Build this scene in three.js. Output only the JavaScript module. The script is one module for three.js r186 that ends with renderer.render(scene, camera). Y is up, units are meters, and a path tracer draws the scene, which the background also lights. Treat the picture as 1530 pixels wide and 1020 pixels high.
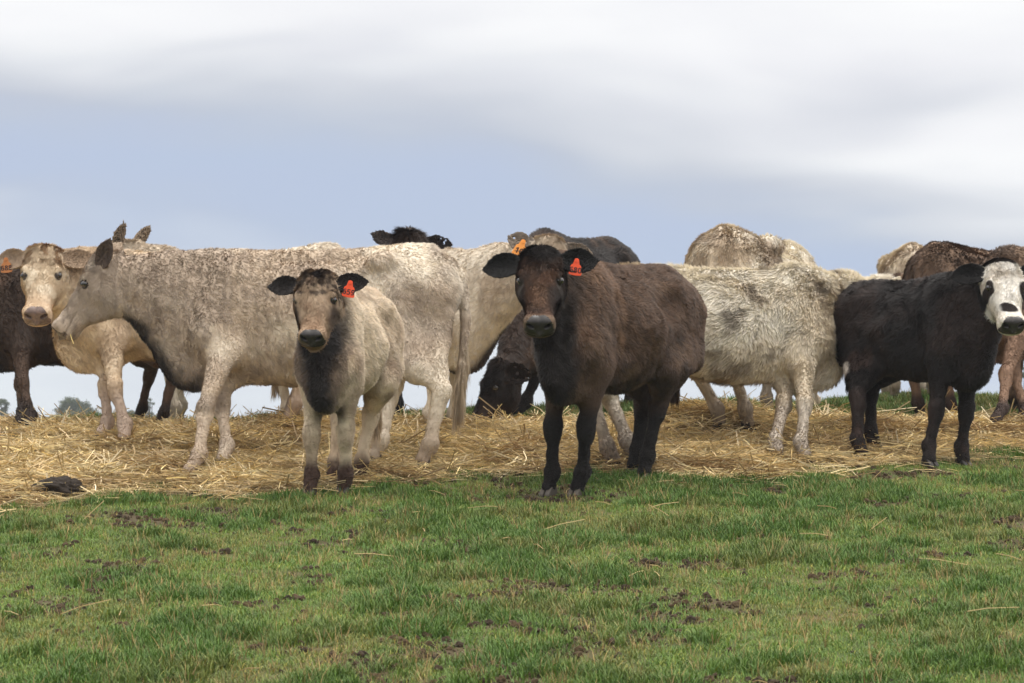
import * as THREE from 'three';
import { mergeGeometries } from 'three/addons/utils/BufferGeometryUtils.js';
import { FontLoader } from 'three/addons/loaders/FontLoader.js';
import { TextGeometry } from 'three/addons/geometries/TextGeometry.js';

// ------------------------------------------------------------------ camera, sky, sun, exposure
const scene = new THREE.Scene();
const W = 1530, HGT = 1020, FOCAL = 3450, EYE = 1.8, SLOPE = 0.1159, PITCH = Math.atan(130 / FOCAL);
const camera = new THREE.PerspectiveCamera(2 * Math.atan(HGT / 2 / FOCAL) * 180 / Math.PI, W / HGT, 0.1, 4000);
camera.position.set(0, EYE, 0);
camera.rotation.set(PITCH, 0, 0);
camera.focus = 13.0;
camera.userData.fStop = 9;
const renderer = new THREE.WebGLRenderer({ antialias: true });
renderer.setSize(1024, 683);
renderer.toneMapping = THREE.LinearToneMapping;
renderer.toneMappingExposure = 0.86;
renderer.shadowMap.enabled = true;

// ------------------------------------------------------------------ seeded randomness and noise
let seed = 12345;
const reseed = s => { seed = s | 0; };
function rnd() { seed = (seed + 0x6D2B79F5) | 0; let t = Math.imul(seed ^ (seed >>> 15), 1 | seed); t = (t + Math.imul(t ^ (t >>> 7), 61 | t)) ^ t; return ((t ^ (t >>> 14)) >>> 0) / 4294967296; }
const rr = (a, b) => a + (b - a) * rnd();
const clamp = (x, a, b) => x < a ? a : x > b ? b : x;
const ss = (a, b, x) => { const t = clamp((x - a) / (b - a), 0, 1); return t * t * (3 - 2 * t); };
const lerp = (a, b, t) => a + (b - a) * t;
const mix3 = (a, b, t) => [lerp(a[0], b[0], t), lerp(a[1], b[1], t), lerp(a[2], b[2], t)];
const lin = (r, g, b) => [r, g, b].map(c => { c /= 255; return c <= 0.04045 ? c / 12.92 : Math.pow((c + 0.055) / 1.055, 2.4); });
const PERM = new Float32Array(4096); for (let i = 0; i < 4096; i++) PERM[i] = rnd();
function h3(x, y, z) { let h = Math.imul(x, 374761393) + Math.imul(y, 668265263) + Math.imul(z, 2147483647 - 52711); h = Math.imul(h ^ (h >>> 13), 1274126177); return PERM[(h ^ (h >>> 16)) & 4095]; }
function n3(x, y, z) {   // value noise, -1..1
  const xi = Math.floor(x), yi = Math.floor(y), zi = Math.floor(z); let u = x - xi, v = y - yi, w = z - zi;
  u = u * u * (3 - 2 * u); v = v * v * (3 - 2 * v); w = w * w * (3 - 2 * w);
  const a = lerp(lerp(h3(xi, yi, zi), h3(xi + 1, yi, zi), u), lerp(h3(xi, yi + 1, zi), h3(xi + 1, yi + 1, zi), u), v);
  const b = lerp(lerp(h3(xi, yi, zi + 1), h3(xi + 1, yi, zi + 1), u), lerp(h3(xi, yi + 1, zi + 1), h3(xi + 1, yi + 1, zi + 1), u), v);
  return lerp(a, b, w) * 2 - 1;
}
function fbm(x, y, z, o = 4) { let s = 0, a = 0.5, f = 1; for (let i = 0; i < o; i++) { s += a * n3(x * f, y * f, z * f); a *= 0.5; f *= 2.03; } return s; }

// overcast sky: long soft cloud bands, bluer where they are thin, bright where the hidden sun stands high up
{
  const w = 4096, h = 2048, data = new Float32Array(w * h * 4);
  for (let j = 0; j < h; j++) {
    const el = ((j + 0.5) / h - 0.5) * 180;                      // degrees above the horizon
    for (let i = 0; i < w; i++) {
      const k = (j * w + i) * 4;
      if (el < -1.5) { data[k] = 0.10; data[k + 1] = 0.115; data[k + 2] = 0.075; data[k + 3] = 1; continue; }
      const az = ((i + 0.5) / w - 0.5) * 2 * Math.PI, ca = Math.cos(az), sa = Math.sin(az);
      const e = Math.max(el, 0), s = 1 / (1 + e * 0.03);
      const warp = fbm(ca * 3 + 3, sa * 3, e * 0.25 * s, 3);
      const n = fbm(ca * 4.5 + 11, sa * 4.5 + e * 0.03, (e * 0.6 + warp * 1.2) * s, 4);
      const fine = fbm(ca * 13, sa * 13 + 5, e * 2.0 * s + warp * 2, 4);
      const x = e + warp * 1.5 + n * 2.6 + ca * 5;
      // low bright gap, blue-grey deck, grey-violet layer, white layer over it
      const gap = [0.90, 0.96, 1.02], deck = [0.56, 0.66, 0.85], grey = [0.68, 0.73, 0.82], white = [1.12, 1.13, 1.15], high = [2.3, 2.23, 2.14];
      let c = mix3(gap, deck, ss(1.4, 4.4, x));
      c = mix3(c, grey, ss(4.8, 7.0, x));
      c = mix3(c, white, ss(5.9, 8.8, x));
      c = mix3(c, high, ss(11, 42, x));
      const m = 1 + 0.12 * n + 0.07 * fine;
      data[k] = c[0] * m; data[k + 1] = c[1] * m; data[k + 2] = c[2] * (1 + 0.09 * n + 0.05 * fine); data[k + 3] = 1;
    }
  }
  const sky = new THREE.DataTexture(data, w, h, THREE.RGBAFormat, THREE.FloatType);
  sky.mapping = THREE.EquirectangularReflectionMapping; sky.magFilter = THREE.LinearFilter; sky.minFilter = THREE.LinearFilter; sky.needsUpdate = true;
  scene.background = sky; scene.environment = sky;
}
const sun = new THREE.DirectionalLight(new THREE.Color(1.0, 0.965, 0.91), 1.5);
sun.position.set(5, 24, -9); sun.target.position.set(0, 1.5, -13);
sun.castShadow = true; sun.shadow.radius = 20; sun.shadow.mapSize.set(2048, 2048);
Object.assign(sun.shadow.camera, { left: -8, right: 8, top: 10, bottom: -10, near: 1, far: 60 });
scene.add(sun, sun.target);

// ------------------------------------------------------------------ the ground and pixel helpers
function ground(x, z) {
  const d = -z;
  const d0 = 14.75 + 0.85 * ss(-3.2, 0.2, x) + 0.95 * ss(0.2, 3.4, x) + 0.12 * Math.sin(x * 1.7) + 0.08 * Math.sin(x * 4.1 + 1);
  let g = SLOPE * d;
  if (d > d0) { const e = Math.min(d - d0, 6); g = SLOPE * d - 0.03 * e * e; if (d - d0 > 6) g -= (0.36) * (d - d0 - 6); g = Math.max(g, -7 + 0.3 * Math.sin(x * 0.02)); }
  if (d < 0) g = Math.max(SLOPE * d, -6);
  if (d < 40 && Math.abs(x) < 40) g += 0.022 * n3(x * 1.3, 0, z * 1.3) + 0.012 * n3(x * 4.1, 3, z * 4.1);
  return g;
}
const CT = Math.cos(PITCH), ST = Math.sin(PITCH);
function ray(px, py) { const cx = (px - 765) / FOCAL, cy = (510 - py) / FOCAL; return [cx, cy * CT + ST, cy * ST - CT]; }
function onGround(px, py) { const r = ray(px, py), t = EYE / (SLOPE * -r[2] - r[1]); return [t * r[0], t * r[2]]; }   // [x, z]
function atDepth(px, py, d) { const r = ray(px, py), t = d / -r[2]; return new THREE.Vector3(t * r[0], EYE + t * r[1], -d); }

const names = new Map();
function numbered(n) { const k = names.get(n) || 0; names.set(n, k + 1); return k ? `${n}_${String(k).padStart(3, '0')}` : n; }
function put(o, name, label, category, group, kind) {
  o.name = numbered(name);
  if (label) o.userData.label = label; if (category) o.userData.category = category; if (group) o.userData.group = group; if (kind) o.userData.kind = kind;
  scene.add(o); return o;
}
function part(parent, name, geo, mat, label) { const m = new THREE.Mesh(geo, mat); m.name = name; m.castShadow = m.receiveShadow = true; if (label) m.userData.label = label; parent.add(m); return m; }
function stuffPart(parent, name, geo, mat, mats, cols) {
  const m = new THREE.InstancedMesh(geo, mat, mats.length / 16);
  m.instanceMatrix.array.set(mats); m.instanceColor = new THREE.InstancedBufferAttribute(new Float32Array(cols), 3);
  m.name = name; m.userData.kind = 'stuff'; m.castShadow = m.receiveShadow = true; parent.add(m); return m;
}
const std = (o) => new THREE.MeshStandardMaterial(Object.assign({ roughness: 0.9 }, o));

// straw outline in the photograph: front edge as (px, py) on the slope
const FRONT = [[-400, 775], [0, 762], [60, 752], [120, 738], [250, 736], [420, 738], [560, 729], [640, 714], [740, 706], [840, 708], [960, 711], [1060, 712], [1130, 714], [1210, 701], [1300, 694], [1380, 692], [1450, 681], [1530, 676], [1900, 660]].map(p => onGround(...p));
function frontZ(x) { if (x <= FRONT[0][0]) return FRONT[0][1]; for (let i = 1; i < FRONT.length; i++) if (x < FRONT[i][0]) { const a = FRONT[i - 1], b = FRONT[i]; return lerp(a[1], b[1], (x - a[0]) / (b[0] - a[0])); } return FRONT[FRONT.length - 1][1]; }
function backZ(x) { return -15.7 - 0.15 * ss(-2, 0, x) + 0.3 * n3(x * 1.1, 7, 0) - 0.1 * ss(1, 3, x); }
function strawIn(x, z) {          // >0 inside the straw, in metres from its nearest edge
  const f = frontZ(x) + 0.16 * n3(x * 2.2, 1, z) + 0.09 * n3(x * 6, 2, z * 6);
  return Math.min(f - z, z - backZ(x), 6 - Math.abs(x));
}
function strawH(x, z) {           // thickness of the straw layer
  const e = strawIn(x, z); if (e < -0.02) return -0.06;
  const a = ss(-0.02, 0.5, e) * (1 - 0.6 * ss(-14.6, -15.6, z) * 1);
  let h = 0.010 + a * (0.014 + 0.022 * (0.5 + 0.5 * n3(x * 1.8, 4, z * 1.8)) + 0.028 * n3(x * 4.5, 5, z * 4.5) + 0.02 * n3(x * 10, 6, z * 10));
  const heap = (cx, cz, r, hh) => hh * Math.exp(-((x - cx) ** 2 + ((z - cz) * 1.1) ** 2) / (r * r));
  h += a * (heap(1.28, -15.0, 0.42, 0.24) + heap(-1.25, -14.9, 0.5, 0.12) + heap(-0.1, -14.6, 0.5, 0.08) + heap(-2.2, -14.3, 0.6, 0.07) + heap(2.2, -15.2, 0.5, 0.08) + heap(3.2, -15.2, 0.5, 0.06));
  return Math.max(h, 0.004);
}
{
  const xs = [], zs = [];
  for (const v of [-900, -400, -200, -100, -60, -40, -25, -16, -11]) xs.push(v); for (let v = -8; v <= 8.001; v += 0.08) xs.push(v); for (const v of [11, 16, 25, 40, 60, 100, 200, 400, 900]) xs.push(v);
  for (const v of [60, 30, 12, 4, 0, -2, -4]) zs.push(v); for (let v = -5; v >= -22; v -= 0.08) zs.push(v); for (const v of [-24, -28, -34, -42, -55, -80, -120, -200, -400, -800, -1600]) zs.push(v);
  const pos = [], col = [], idx = [];
  for (const z of zs) for (const x of xs) {
    pos.push(x, ground(x, z), z);
    const p = fbm(x * 1.4, 0, z * 1.4, 4), q = fbm(x * 6, 9, z * 6, 3);
    let c = mix3(lin(72, 84, 36), lin(92, 84, 52), ss(-0.1, 0.35, p + q * 0.4));
    c = mix3(c, lin(76, 64, 42), ss(0.14, 0.36, fbm(x * 3.4 + 40, 2, z * 3.4, 4)));
    col.push(...c);
  }
  const nx = xs.length;
  for (let j = 0; j < zs.length - 1; j++) for (let i = 0; i < nx - 1; i++) { const a = j * nx + i, b = a + 1, c = a + nx, d = c + 1; idx.push(a, b, c, b, d, c); }
  const g = new THREE.BufferGeometry(); g.setAttribute('position', new THREE.Float32BufferAttribute(pos, 3)); g.setAttribute('color', new THREE.Float32BufferAttribute(col, 3)); g.setIndex(idx); g.computeVertexNormals();
  const m = new THREE.Mesh(g, std({ vertexColors: true, roughness: 1 })); m.receiveShadow = true;
  put(m, 'pasture_ground', 'grassy hillside pasture sloping up to the crest', 'ground', null, 'structure');
}

// ------------------------------------------------------------------ ribbons: one blade or stalk bent along its length
function ribbons(list, withColor) {   // list of {p:[points], w, side:Vector3, c}
  const pos = [], idx = [], col = [], nor = [];
  for (const { p, w, side, c, tip = 0 } of list) {
    const b = pos.length / 3, n = p.length;
    for (let i = 0; i < n; i++) {
      const t = i / (n - 1), ww = w * 0.5 * (tip ? 1 - Math.pow(t, 2.2) * 0.96 : 1);
      const d = p[Math.min(i + 1, n - 1)].clone().sub(p[Math.max(i - 1, 0)]).normalize(), nn = new THREE.Vector3().crossVectors(side, d).normalize();
      for (const s of [-1, 1]) { const q = p[i].clone().addScaledVector(side, s * ww); pos.push(q.x, q.y, q.z); nor.push(nn.x, nn.y, nn.z); col.push(...(typeof c === 'function' ? c(t) : c || [1, 1, 1])); }
      if (i) { const a = b + (i - 1) * 2; idx.push(a, a + 1, a + 2, a + 1, a + 3, a + 2); }
    }
  }
  const g = new THREE.BufferGeometry(); g.setAttribute('position', new THREE.Float32BufferAttribute(pos, 3)); g.setAttribute('normal', new THREE.Float32BufferAttribute(nor, 3));
  if (withColor) g.setAttribute('color', new THREE.Float32BufferAttribute(col, 3)); g.setIndex(idx); return g;
}
const V = (x, y, z) => new THREE.Vector3(x, y, z);

// ------------------------------------------------------------------ cattle: a body is one surface drawn round a posed skeleton
function table(rows, n = 160) {        // smooth look-up of [x, a, b, c...]
  const x0 = rows[0][0], x1 = rows[rows.length - 1][0], m = rows[0].length - 1, out = new Float32Array((n + 1) * m);
  for (let i = 0; i <= n; i++) {
    const x = lerp(x0, x1, i / n); let k = 0; while (k < rows.length - 2 && x > rows[k + 1][0]) k++;
    const p0 = rows[Math.max(k - 1, 0)], p1 = rows[k], p2 = rows[k + 1], p3 = rows[Math.min(k + 2, rows.length - 1)], t = (x - p1[0]) / (p2[0] - p1[0]);
    for (let j = 1; j <= m; j++) {
      const m1 = (p2[j] - p0[j]) / (p2[0] - p0[0] || 1) * (p2[0] - p1[0]), m2 = (p3[j] - p1[j]) / (p3[0] - p1[0] || 1) * (p2[0] - p1[0]), t2 = t * t, t3 = t2 * t;
      out[i * m + j - 1] = (2 * t3 - 3 * t2 + 1) * p1[j] + (t3 - 2 * t2 + t) * m1 + (-2 * t3 + 3 * t2) * p2[j] + (t3 - t2) * m2;
    }
  }
  return { x0, x1, n, m, out };
}
function look(T, x, r) { const u = clamp((x - T.x0) / (T.x1 - T.x0), 0, 1) * T.n, i = Math.min(Math.floor(u), T.n - 1), f = u - i; for (let j = 0; j < T.m; j++) r[j] = lerp(T.out[i * T.m + j], T.out[(i + 1) * T.m + j], f); return r; }

const TRUNK = [ // x, top, bottom, half width (withers height = 1)
  [-0.66, 0.90, 0.78, 0.05], [-0.62, 0.95, 0.73, 0.10], [-0.55, 0.985, 0.68, 0.145], [-0.42, 1.008, 0.61, 0.185], [-0.28, 1.01, 0.515, 0.215], [-0.10, 0.982, 0.425, 0.248],
  [0.08, 0.972, 0.39, 0.26], [0.20, 0.978, 0.397, 0.226], [0.29, 0.988, 0.408, 0.182], [0.38, 1.0, 0.425, 0.166], [0.50, 0.985, 0.435, 0.135], [0.60, 0.93, 0.46, 0.106], [0.68, 0.86, 0.53, 0.08], [0.72, 0.80, 0.62, 0.04]];
const HEAD = table([ // t from poll to nose, top, bottom, half width (head length = 1)
  [-0.14, -0.09, -0.24, 0.09], [-0.08, -0.02, -0.32, 0.17], [0.02, 0.02, -0.40, 0.222], [0.14, 0.045, -0.48, 0.25], [0.28, 0.04, -0.545, 0.262], [0.40, 0.022, -0.55, 0.236], [0.54, 0.005, -0.48, 0.192],
  [0.68, -0.006, -0.38, 0.165], [0.80, -0.01, -0.325, 0.165], [0.90, -0.012, -0.31, 0.182], [0.97, -0.028, -0.30, 0.174], [1.01, -0.07, -0.27, 0.132], [1.03, -0.12, -0.22, 0.06]]);

const T_TRUNK = 0, T_LEG = 1, T_NECK = 2, T_HEAD = 3, T_EAR = 4, T_TAIL = 5;

function surfaceNets(f, lo, hi, cell, keep) {
  const B = 8, nx = Math.ceil((hi[0] - lo[0]) / cell / B) * B + 1, ny = Math.ceil((hi[1] - lo[1]) / cell / B) * B + 1, nz = Math.ceil((hi[2] - lo[2]) / cell / B) * B + 1;
  const val = new Float32Array(nx * ny * nz).fill(1), id = (i, j, k) => (k * ny + j) * nx + i;
  const half = B * cell * 0.5, reach = half * 1.733 + cell * 2;
  const done = new Uint8Array(nx * ny * nz), active = [];
  for (let k = 0; k < nz - 1; k += B) for (let j = 0; j < ny - 1; j += B) for (let i = 0; i < nx - 1; i += B) {
    const c = f(lo[0] + i * cell + half, lo[1] + j * cell + half, lo[2] + k * cell + half), inside = c < 0;
    if (Math.abs(c) > reach * (inside ? 1.0 : 1.0)) { if (inside) for (let kk = k; kk <= k + B; kk++) for (let jj = j; jj <= j + B; jj++) for (let ii = i; ii <= i + B; ii++) { const q = id(ii, jj, kk); if (!done[q]) val[q] = -1; } continue; }
    active.push(i, j, k);
    for (let kk = k; kk <= k + B; kk++) for (let jj = j; jj <= j + B; jj++) for (let ii = i; ii <= i + B; ii++) { const q = id(ii, jj, kk); if (!done[q]) { done[q] = 1; val[q] = f(lo[0] + ii * cell, lo[1] + jj * cell, lo[2] + kk * cell); } }
  }
  const pos = [], idx = [], vid = new Int32Array(nx * ny * nz).fill(-1);
  const E = [[0, 1], [2, 3], [4, 5], [6, 7], [0, 2], [1, 3], [4, 6], [5, 7], [0, 4], [1, 5], [2, 6], [3, 7]], v = new Float32Array(8);
  for (let a = 0; a < active.length; a += 3) for (let k = active[a + 2]; k < active[a + 2] + B; k++) for (let j = active[a + 1]; j < active[a + 1] + B; j++) for (let i = active[a]; i < active[a] + B; i++) {
    let s = 0; for (let c = 0; c < 8; c++) { v[c] = val[id(i + (c & 1), j + (c >> 1 & 1), k + (c >> 2))]; if (v[c] < 0) s |= 1 << c; }
    if (s === 0 || s === 255) continue;
    let x = 0, y = 0, z = 0, n = 0;
    for (const [p, q] of E) if ((v[p] < 0) !== (v[q] < 0)) { const t = v[p] / (v[p] - v[q]); x += lerp(p & 1, q & 1, t); y += lerp(p >> 1 & 1, q >> 1 & 1, t); z += lerp(p >> 2, q >> 2, t); n++; }
    x = lo[0] + (i + x / n) * cell; y = lo[1] + (j + y / n) * cell; z = lo[2] + (k + z / n) * cell;
    if (keep && !keep(x, y, z)) continue;
    vid[id(i, j, k)] = pos.length / 3; pos.push(x, y, z);
  }
  const quad = (a, b, c, d, flip) => { if (a < 0 || b < 0 || c < 0 || d < 0) return; if (flip) idx.push(a, c, b, a, d, c); else idx.push(a, b, c, a, c, d); };
  for (let a = 0; a < active.length; a += 3) for (let k = active[a + 2]; k < active[a + 2] + B; k++) for (let j = active[a + 1]; j < active[a + 1] + B; j++) for (let i = active[a]; i < active[a] + B; i++) {
    const o = id(i, j, k), in0 = val[o] < 0;
    if (j && k && in0 !== (val[id(i + 1, j, k)] < 0)) quad(vid[id(i, j - 1, k - 1)], vid[id(i, j, k - 1)], vid[o], vid[id(i, j - 1, k)], !in0);
    if (i && k && in0 !== (val[id(i, j + 1, k)] < 0)) quad(vid[id(i - 1, j, k - 1)], vid[id(i - 1, j, k)], vid[o], vid[id(i, j, k - 1)], !in0);
    if (i && j && in0 !== (val[id(i, j, k + 1)] < 0)) quad(vid[id(i - 1, j - 1, k)], vid[id(i, j - 1, k)], vid[o], vid[id(i - 1, j, k)], !in0);
  }
  return { pos, idx };
}

// a lock of hair, unit length along +y, bending towards +z; widths in units of the lock's spread
function lockGeometry(n, bend, seedling) {
  reseed(seedling); const list = [];
  for (let i = 0; i < n; i++) {
    const a = rnd() * 6.283, r = 0.5 * Math.sqrt(rnd()), x = r * Math.cos(a), z = r * Math.sin(a) * 0.8, L = rr(0.7, 1.0), conv = rr(0.3, 0.75), lean = rr(-0.25, 0.25);
    const p = [0, 0.35, 0.7, 1].map(t => V(x * (1 - conv * t) + lean * t * t, t * L * (1 - 0.15 * bend * t), z * (1 - conv * t) + bend * t * t));
    const th = rr(-0.7, 0.7);
    const g = rr(0.86, 1.1); list.push({ p, w: rr(0.12, 0.19), side: V(Math.cos(th), 0, Math.sin(th)), tip: 1, c: [g, g, g] });
  }
  return ribbons(list, true);
}
const LOCK = lockGeometry(6, 0.6, 71), LOCK_STRAIGHT = lockGeometry(6, 0.15, 72);
const hairMat = new THREE.MeshPhysicalMaterial({ vertexColors: true, roughness: 0.52, specularIntensity: 0.6 });
const hideMat = std({ vertexColors: true, roughness: 0.88 });
const noseMat = new THREE.MeshPhysicalMaterial({ vertexColors: true, roughness: 0.42, clearcoat: 0.15, clearcoatRoughness: 0.35 });
const eyeMat = new THREE.MeshPhysicalMaterial({ color: new THREE.Color(0.012, 0.008, 0.007), roughness: 0.12, clearcoat: 1, clearcoatRoughness: 0.03 });
const hoofMat = std({ color: new THREE.Color(0.10, 0.085, 0.07), roughness: 0.7 }), hoofDark = std({ color: new THREE.Color(0.035, 0.03, 0.028), roughness: 0.65 });
const font = await new FontLoader().loadAsync('fonts/droid/droid_sans_bold.typeface.json');

function claws() {   // both toes of a hoof, unit = withers height
  const out = [];
  for (const s of [-1, 1]) {
    const sh = new THREE.Shape(); sh.moveTo(-0.034, 0); sh.lineTo(0.046, 0); sh.quadraticCurveTo(0.050, 0.006, 0.044, 0.012); sh.lineTo(0.012, 0.05); sh.lineTo(-0.028, 0.042); sh.quadraticCurveTo(-0.037, 0.02, -0.034, 0);
    const g = new THREE.ExtrudeGeometry(sh, { depth: 0.017, bevelEnabled: true, bevelSize: 0.005, bevelThickness: 0.006, bevelSegments: 2, curveSegments: 5 });
    g.translate(0, 0.005, -0.0085 + s * 0.0165); g.rotateY(-s * 0.08); out.push(g);
  }
  return mergeGeometries(out);
}
const CLAWS = claws();

function makeCow(o) {
  const H = o.H, yaw = Math.atan2(-o.fwd[1], o.fwd[0]), cy = Math.cos(yaw), sy = Math.sin(yaw);
  const base = [o.at[0], 0, o.at[1]]; base[1] = ground(base[0], base[2]) + (o.lift || 0);
  const toLocal = (x, y, z) => { const dx = x - base[0], dy = y - base[1], dz = z - base[2]; return [(dx * cy - dz * sy) / H, dy / H, (dx * sy + dz * cy) / H]; };
  const dirLocal = (x, y, z) => [x * cy - z * sy, y, x * sy + z * cy];
  const camL = toLocal(0, EYE, 0);
  const len = o.len || 1, deep = o.deep || 1, fat = o.fat || 1, leg = o.legs || 1;
  const tr = table(TRUNK.map(([x, t, b, w]) => [x * len, t + (x < -0.3 ? (o.rump || 0) : 0), t - (t - b) * deep, w * fat]));
  // ---- prims: capsules [tag, ax,ay,az, bx,by,bz, ra,rb, wx,wy,wz, flat, blend]
  const P = [];
  const cap = (tag, a, b, ra, rb, k = 0.03, w = null, flat = 1) => P.push({ tag, a, b, ra, rb, k, w, flat, dx: b[0] - a[0], dy: b[1] - a[1], dz: b[2] - a[2], ll: (b[0] - a[0]) ** 2 + (b[1] - a[1]) ** 2 + (b[2] - a[2]) ** 2 || 1e-9, m: Math.max(ra, rb) });
  const Z = [0, 0, 1];
  // spine ridge and hips
  cap(T_TRUNK, [-0.52 * len, 0.985 + (o.rump || 0), 0], [0.36 * len, 0.965, 0], 0.03, 0.035, 0.05);
  for (const s of [-1, 1]) {
    const hk = o.hook ?? 0; cap(T_TRUNK, [-0.31 * len, 0.90 + hk + (o.rump || 0), s * 0.16 * fat], [-0.25 * len, 0.885 + hk + (o.rump || 0), s * (0.175 + hk * 0.3) * fat], 0.04, 0.035, 0.07);
    cap(T_TRUNK, [-0.58 * len, 0.865 + (o.rump || 0), s * 0.085 * fat], [-0.60 * len, 0.85, s * 0.085 * fat], 0.042, 0.04, 0.07);
    // shoulder blade and upper arm
    cap(T_TRUNK, [0.40 * len, 0.88, s * 0.085 * fat], [0.50 * len, 0.62, s * 0.118 * fat], 0.075, 0.09, 0.07, Z, 0.75);
    // thigh and buttock
    cap(T_TRUNK, [-0.42 * len, 0.82, s * 0.105 * fat], [-0.31 * len, 0.56, s * 0.145 * fat], 0.118, 0.08, 0.08, Z, 0.82);
    cap(T_TRUNK, [-0.54 * len, 0.80, s * 0.095 * fat], [-0.53 * len, 0.60, s * 0.115 * fat], 0.088, 0.075, 0.07);
  }
  // legs
  const hoofs = [], footIn = o.feet || {};
  for (const [key, front, s] of [['fl', 1, -1], ['fr', 1, 1], ['hl', 0, -1], ['hr', 0, 1]]) {
    let F;
    if (footIn[key]) { const p = footIn[key]; F = toLocal(p[0], ground(p[0], p[1]) + Math.max(strawH(p[0], p[1]), 0) - 0.006, p[1]); }
    else { const lx = (front ? 0.44 : -0.50) * len, lz = s * 0.125; const wx = base[0] + (lx * cy + lz * sy) * H, wz = base[2] + (-lx * sy + lz * cy) * H; F = toLocal(wx, ground(wx, wz) + Math.max(strawH(wx, wz), 0) - 0.006, wz); }
    const bw = (o.bone || 1) * 0.8;
    if (front) {
      const A = [0.44 * len, 0.56, s * 0.12 * fat], q = t => [lerp(A[0], F[0] - 0.012, t), lerp(A[1], F[1], t), lerp(A[2], F[2], t)];
      const elbow = q(0.02), knee = q(0.50), fet = q(0.81); knee[0] += 0.014; fet[0] -= 0.006;
      cap(T_LEG, [A[0] + 0.05, 0.62, A[2] * 0.95], [elbow[0] - 0.02, elbow[1], elbow[2]], 0.09, 0.076, 0.06, Z, 0.8);
      cap(T_LEG, elbow, [lerp(elbow[0], knee[0], 0.85), lerp(elbow[1], knee[1], 0.85), lerp(elbow[2], knee[2], 0.85)], 0.086 * bw, 0.045 * bw, 0.05, Z, 0.9);
      cap(T_LEG, [knee[0] + 0.002, knee[1] + 0.022, knee[2]], [knee[0], knee[1] - 0.018, knee[2]], 0.049 * bw, 0.043 * bw, 0.035);
      cap(T_LEG, knee, fet, 0.036 * bw, 0.033 * bw, 0.03);
      cap(T_LEG, [fet[0] - 0.006, fet[1] + 0.004, fet[2]], [fet[0] - 0.004, fet[1] - 0.008, fet[2]], 0.044 * bw, 0.042 * bw, 0.025);
      cap(T_LEG, fet, [F[0] + 0.0, F[1] + 0.045, F[2]], 0.037 * bw, 0.042 * bw, 0.02);
    } else {
      const ox = F[0] + 0.50 * len, st = [-0.31 * len + ox * 0.35, 0.545, s * 0.145 * fat], hock = [F[0] - 0.085, F[1] + 0.345 * leg, lerp(s * 0.145 * fat, F[2], 0.75)], fet = [F[0] - 0.028, F[1] + 0.115, F[2]];
      const mid = [lerp(-0.44 * len, st[0], 0.35), 0.58, s * 0.15 * fat];
      cap(T_LEG, st, [lerp(st[0], hock[0], 0.55), lerp(st[1], hock[1], 0.5), lerp(st[2], hock[2], 0.55)], 0.082, 0.05, 0.06);
      cap(T_LEG, mid, [lerp(mid[0], hock[0], 0.85), lerp(mid[1], hock[1], 0.8), lerp(mid[2], hock[2], 0.85)], 0.10, 0.044 * bw, 0.05, Z, 0.75);
      cap(T_LEG, [-0.535 * len + ox * 0.3, 0.62, s * 0.125 * fat], [hock[0] - 0.018, hock[1] + 0.03, hock[2]], 0.07, 0.026 * bw, 0.045);
      cap(T_LEG, [hock[0] - 0.012, hock[1] + 0.025, hock[2]], [hock[0] + 0.006, hock[1] - 0.03, hock[2]], 0.047 * bw, 0.044 * bw, 0.03);
      cap(T_LEG, hock, fet, 0.041 * bw, 0.036 * bw, 0.03);
      cap(T_LEG, [fet[0] - 0.008, fet[1] + 0.004, fet[2]], [fet[0] - 0.004, fet[1] - 0.01, fet[2]], 0.045 * bw, 0.043 * bw, 0.025);
      cap(T_LEG, fet, [F[0] + 0.0, F[1] + 0.045, F[2]], 0.038 * bw, 0.043 * bw, 0.02);
    }
    hoofs.push({ F, front, s });
  }
  // head frame
  const hl = o.head.len / H, pw = atDepth(...o.head.poll), poll = toLocal(pw.x, pw.y, pw.z);
  let [bx, , bz] = dirLocal(o.head.dir[0], 0, o.head.dir[1]); { const l = Math.hypot(bx, bz); bx /= l; bz /= l; }
  const cp = Math.cos(o.head.pitch * Math.PI / 180), sp = Math.sin(o.head.pitch * Math.PI / 180);
  const U = V(bx * cp, -sp, bz * cp), Wd = V(-bz, 0, bx), Vd = new THREE.Vector3().crossVectors(Wd, U).normalize();
  if (o.head.roll) { Wd.applyAxisAngle(U, o.head.roll); Vd.applyAxisAngle(U, o.head.roll); }
  const hp = (t, v, w) => [poll[0] + (U.x * t + Vd.x * v + Wd.x * w) * hl, poll[1] + (U.y * t + Vd.y * v + Wd.y * w) * hl, poll[2] + (U.z * t + Vd.z * v + Wd.z * w) * hl];
  const hw = o.head.wide || 1, hd = o.head.deep || 1;
  // neck
  const n0 = [0.46 * len, 0.735 + (o.neckY || 0), 0], n2 = hp(0.10, -0.22, 0), nm = [lerp(n0[0], n2[0], 0.5), lerp(n0[1], n2[1], 0.5) + (o.neckArch || 0), lerp(n0[2], n2[2], 0.42)];
  { const d = V(n2[0] - n0[0], 0, n2[2] - n0[2]).normalize(), w = [-d.z, 0, d.x], nk = o.neck || 1, hr = hl * 0.26;
    cap(T_NECK, n0, nm, 0.245 * nk, lerp(0.245 * nk, hr, 0.42), 0.10, w, 0.45);
    cap(T_NECK, nm, n2, lerp(0.245 * nk, hr, 0.42), hr, 0.06, w, 0.6);
    // brisket and dewlap
    cap(T_NECK, [0.60 * len, 0.50 - 0.10 * (deep - 1), 0], [lerp(0.60 * len, nm[0], 0.6), lerp(0.52, nm[1] - 0.15, 0.7), nm[2] * 0.5], 0.105, 0.09, 0.09, [0, 0, 1], 0.62);
  }
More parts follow.
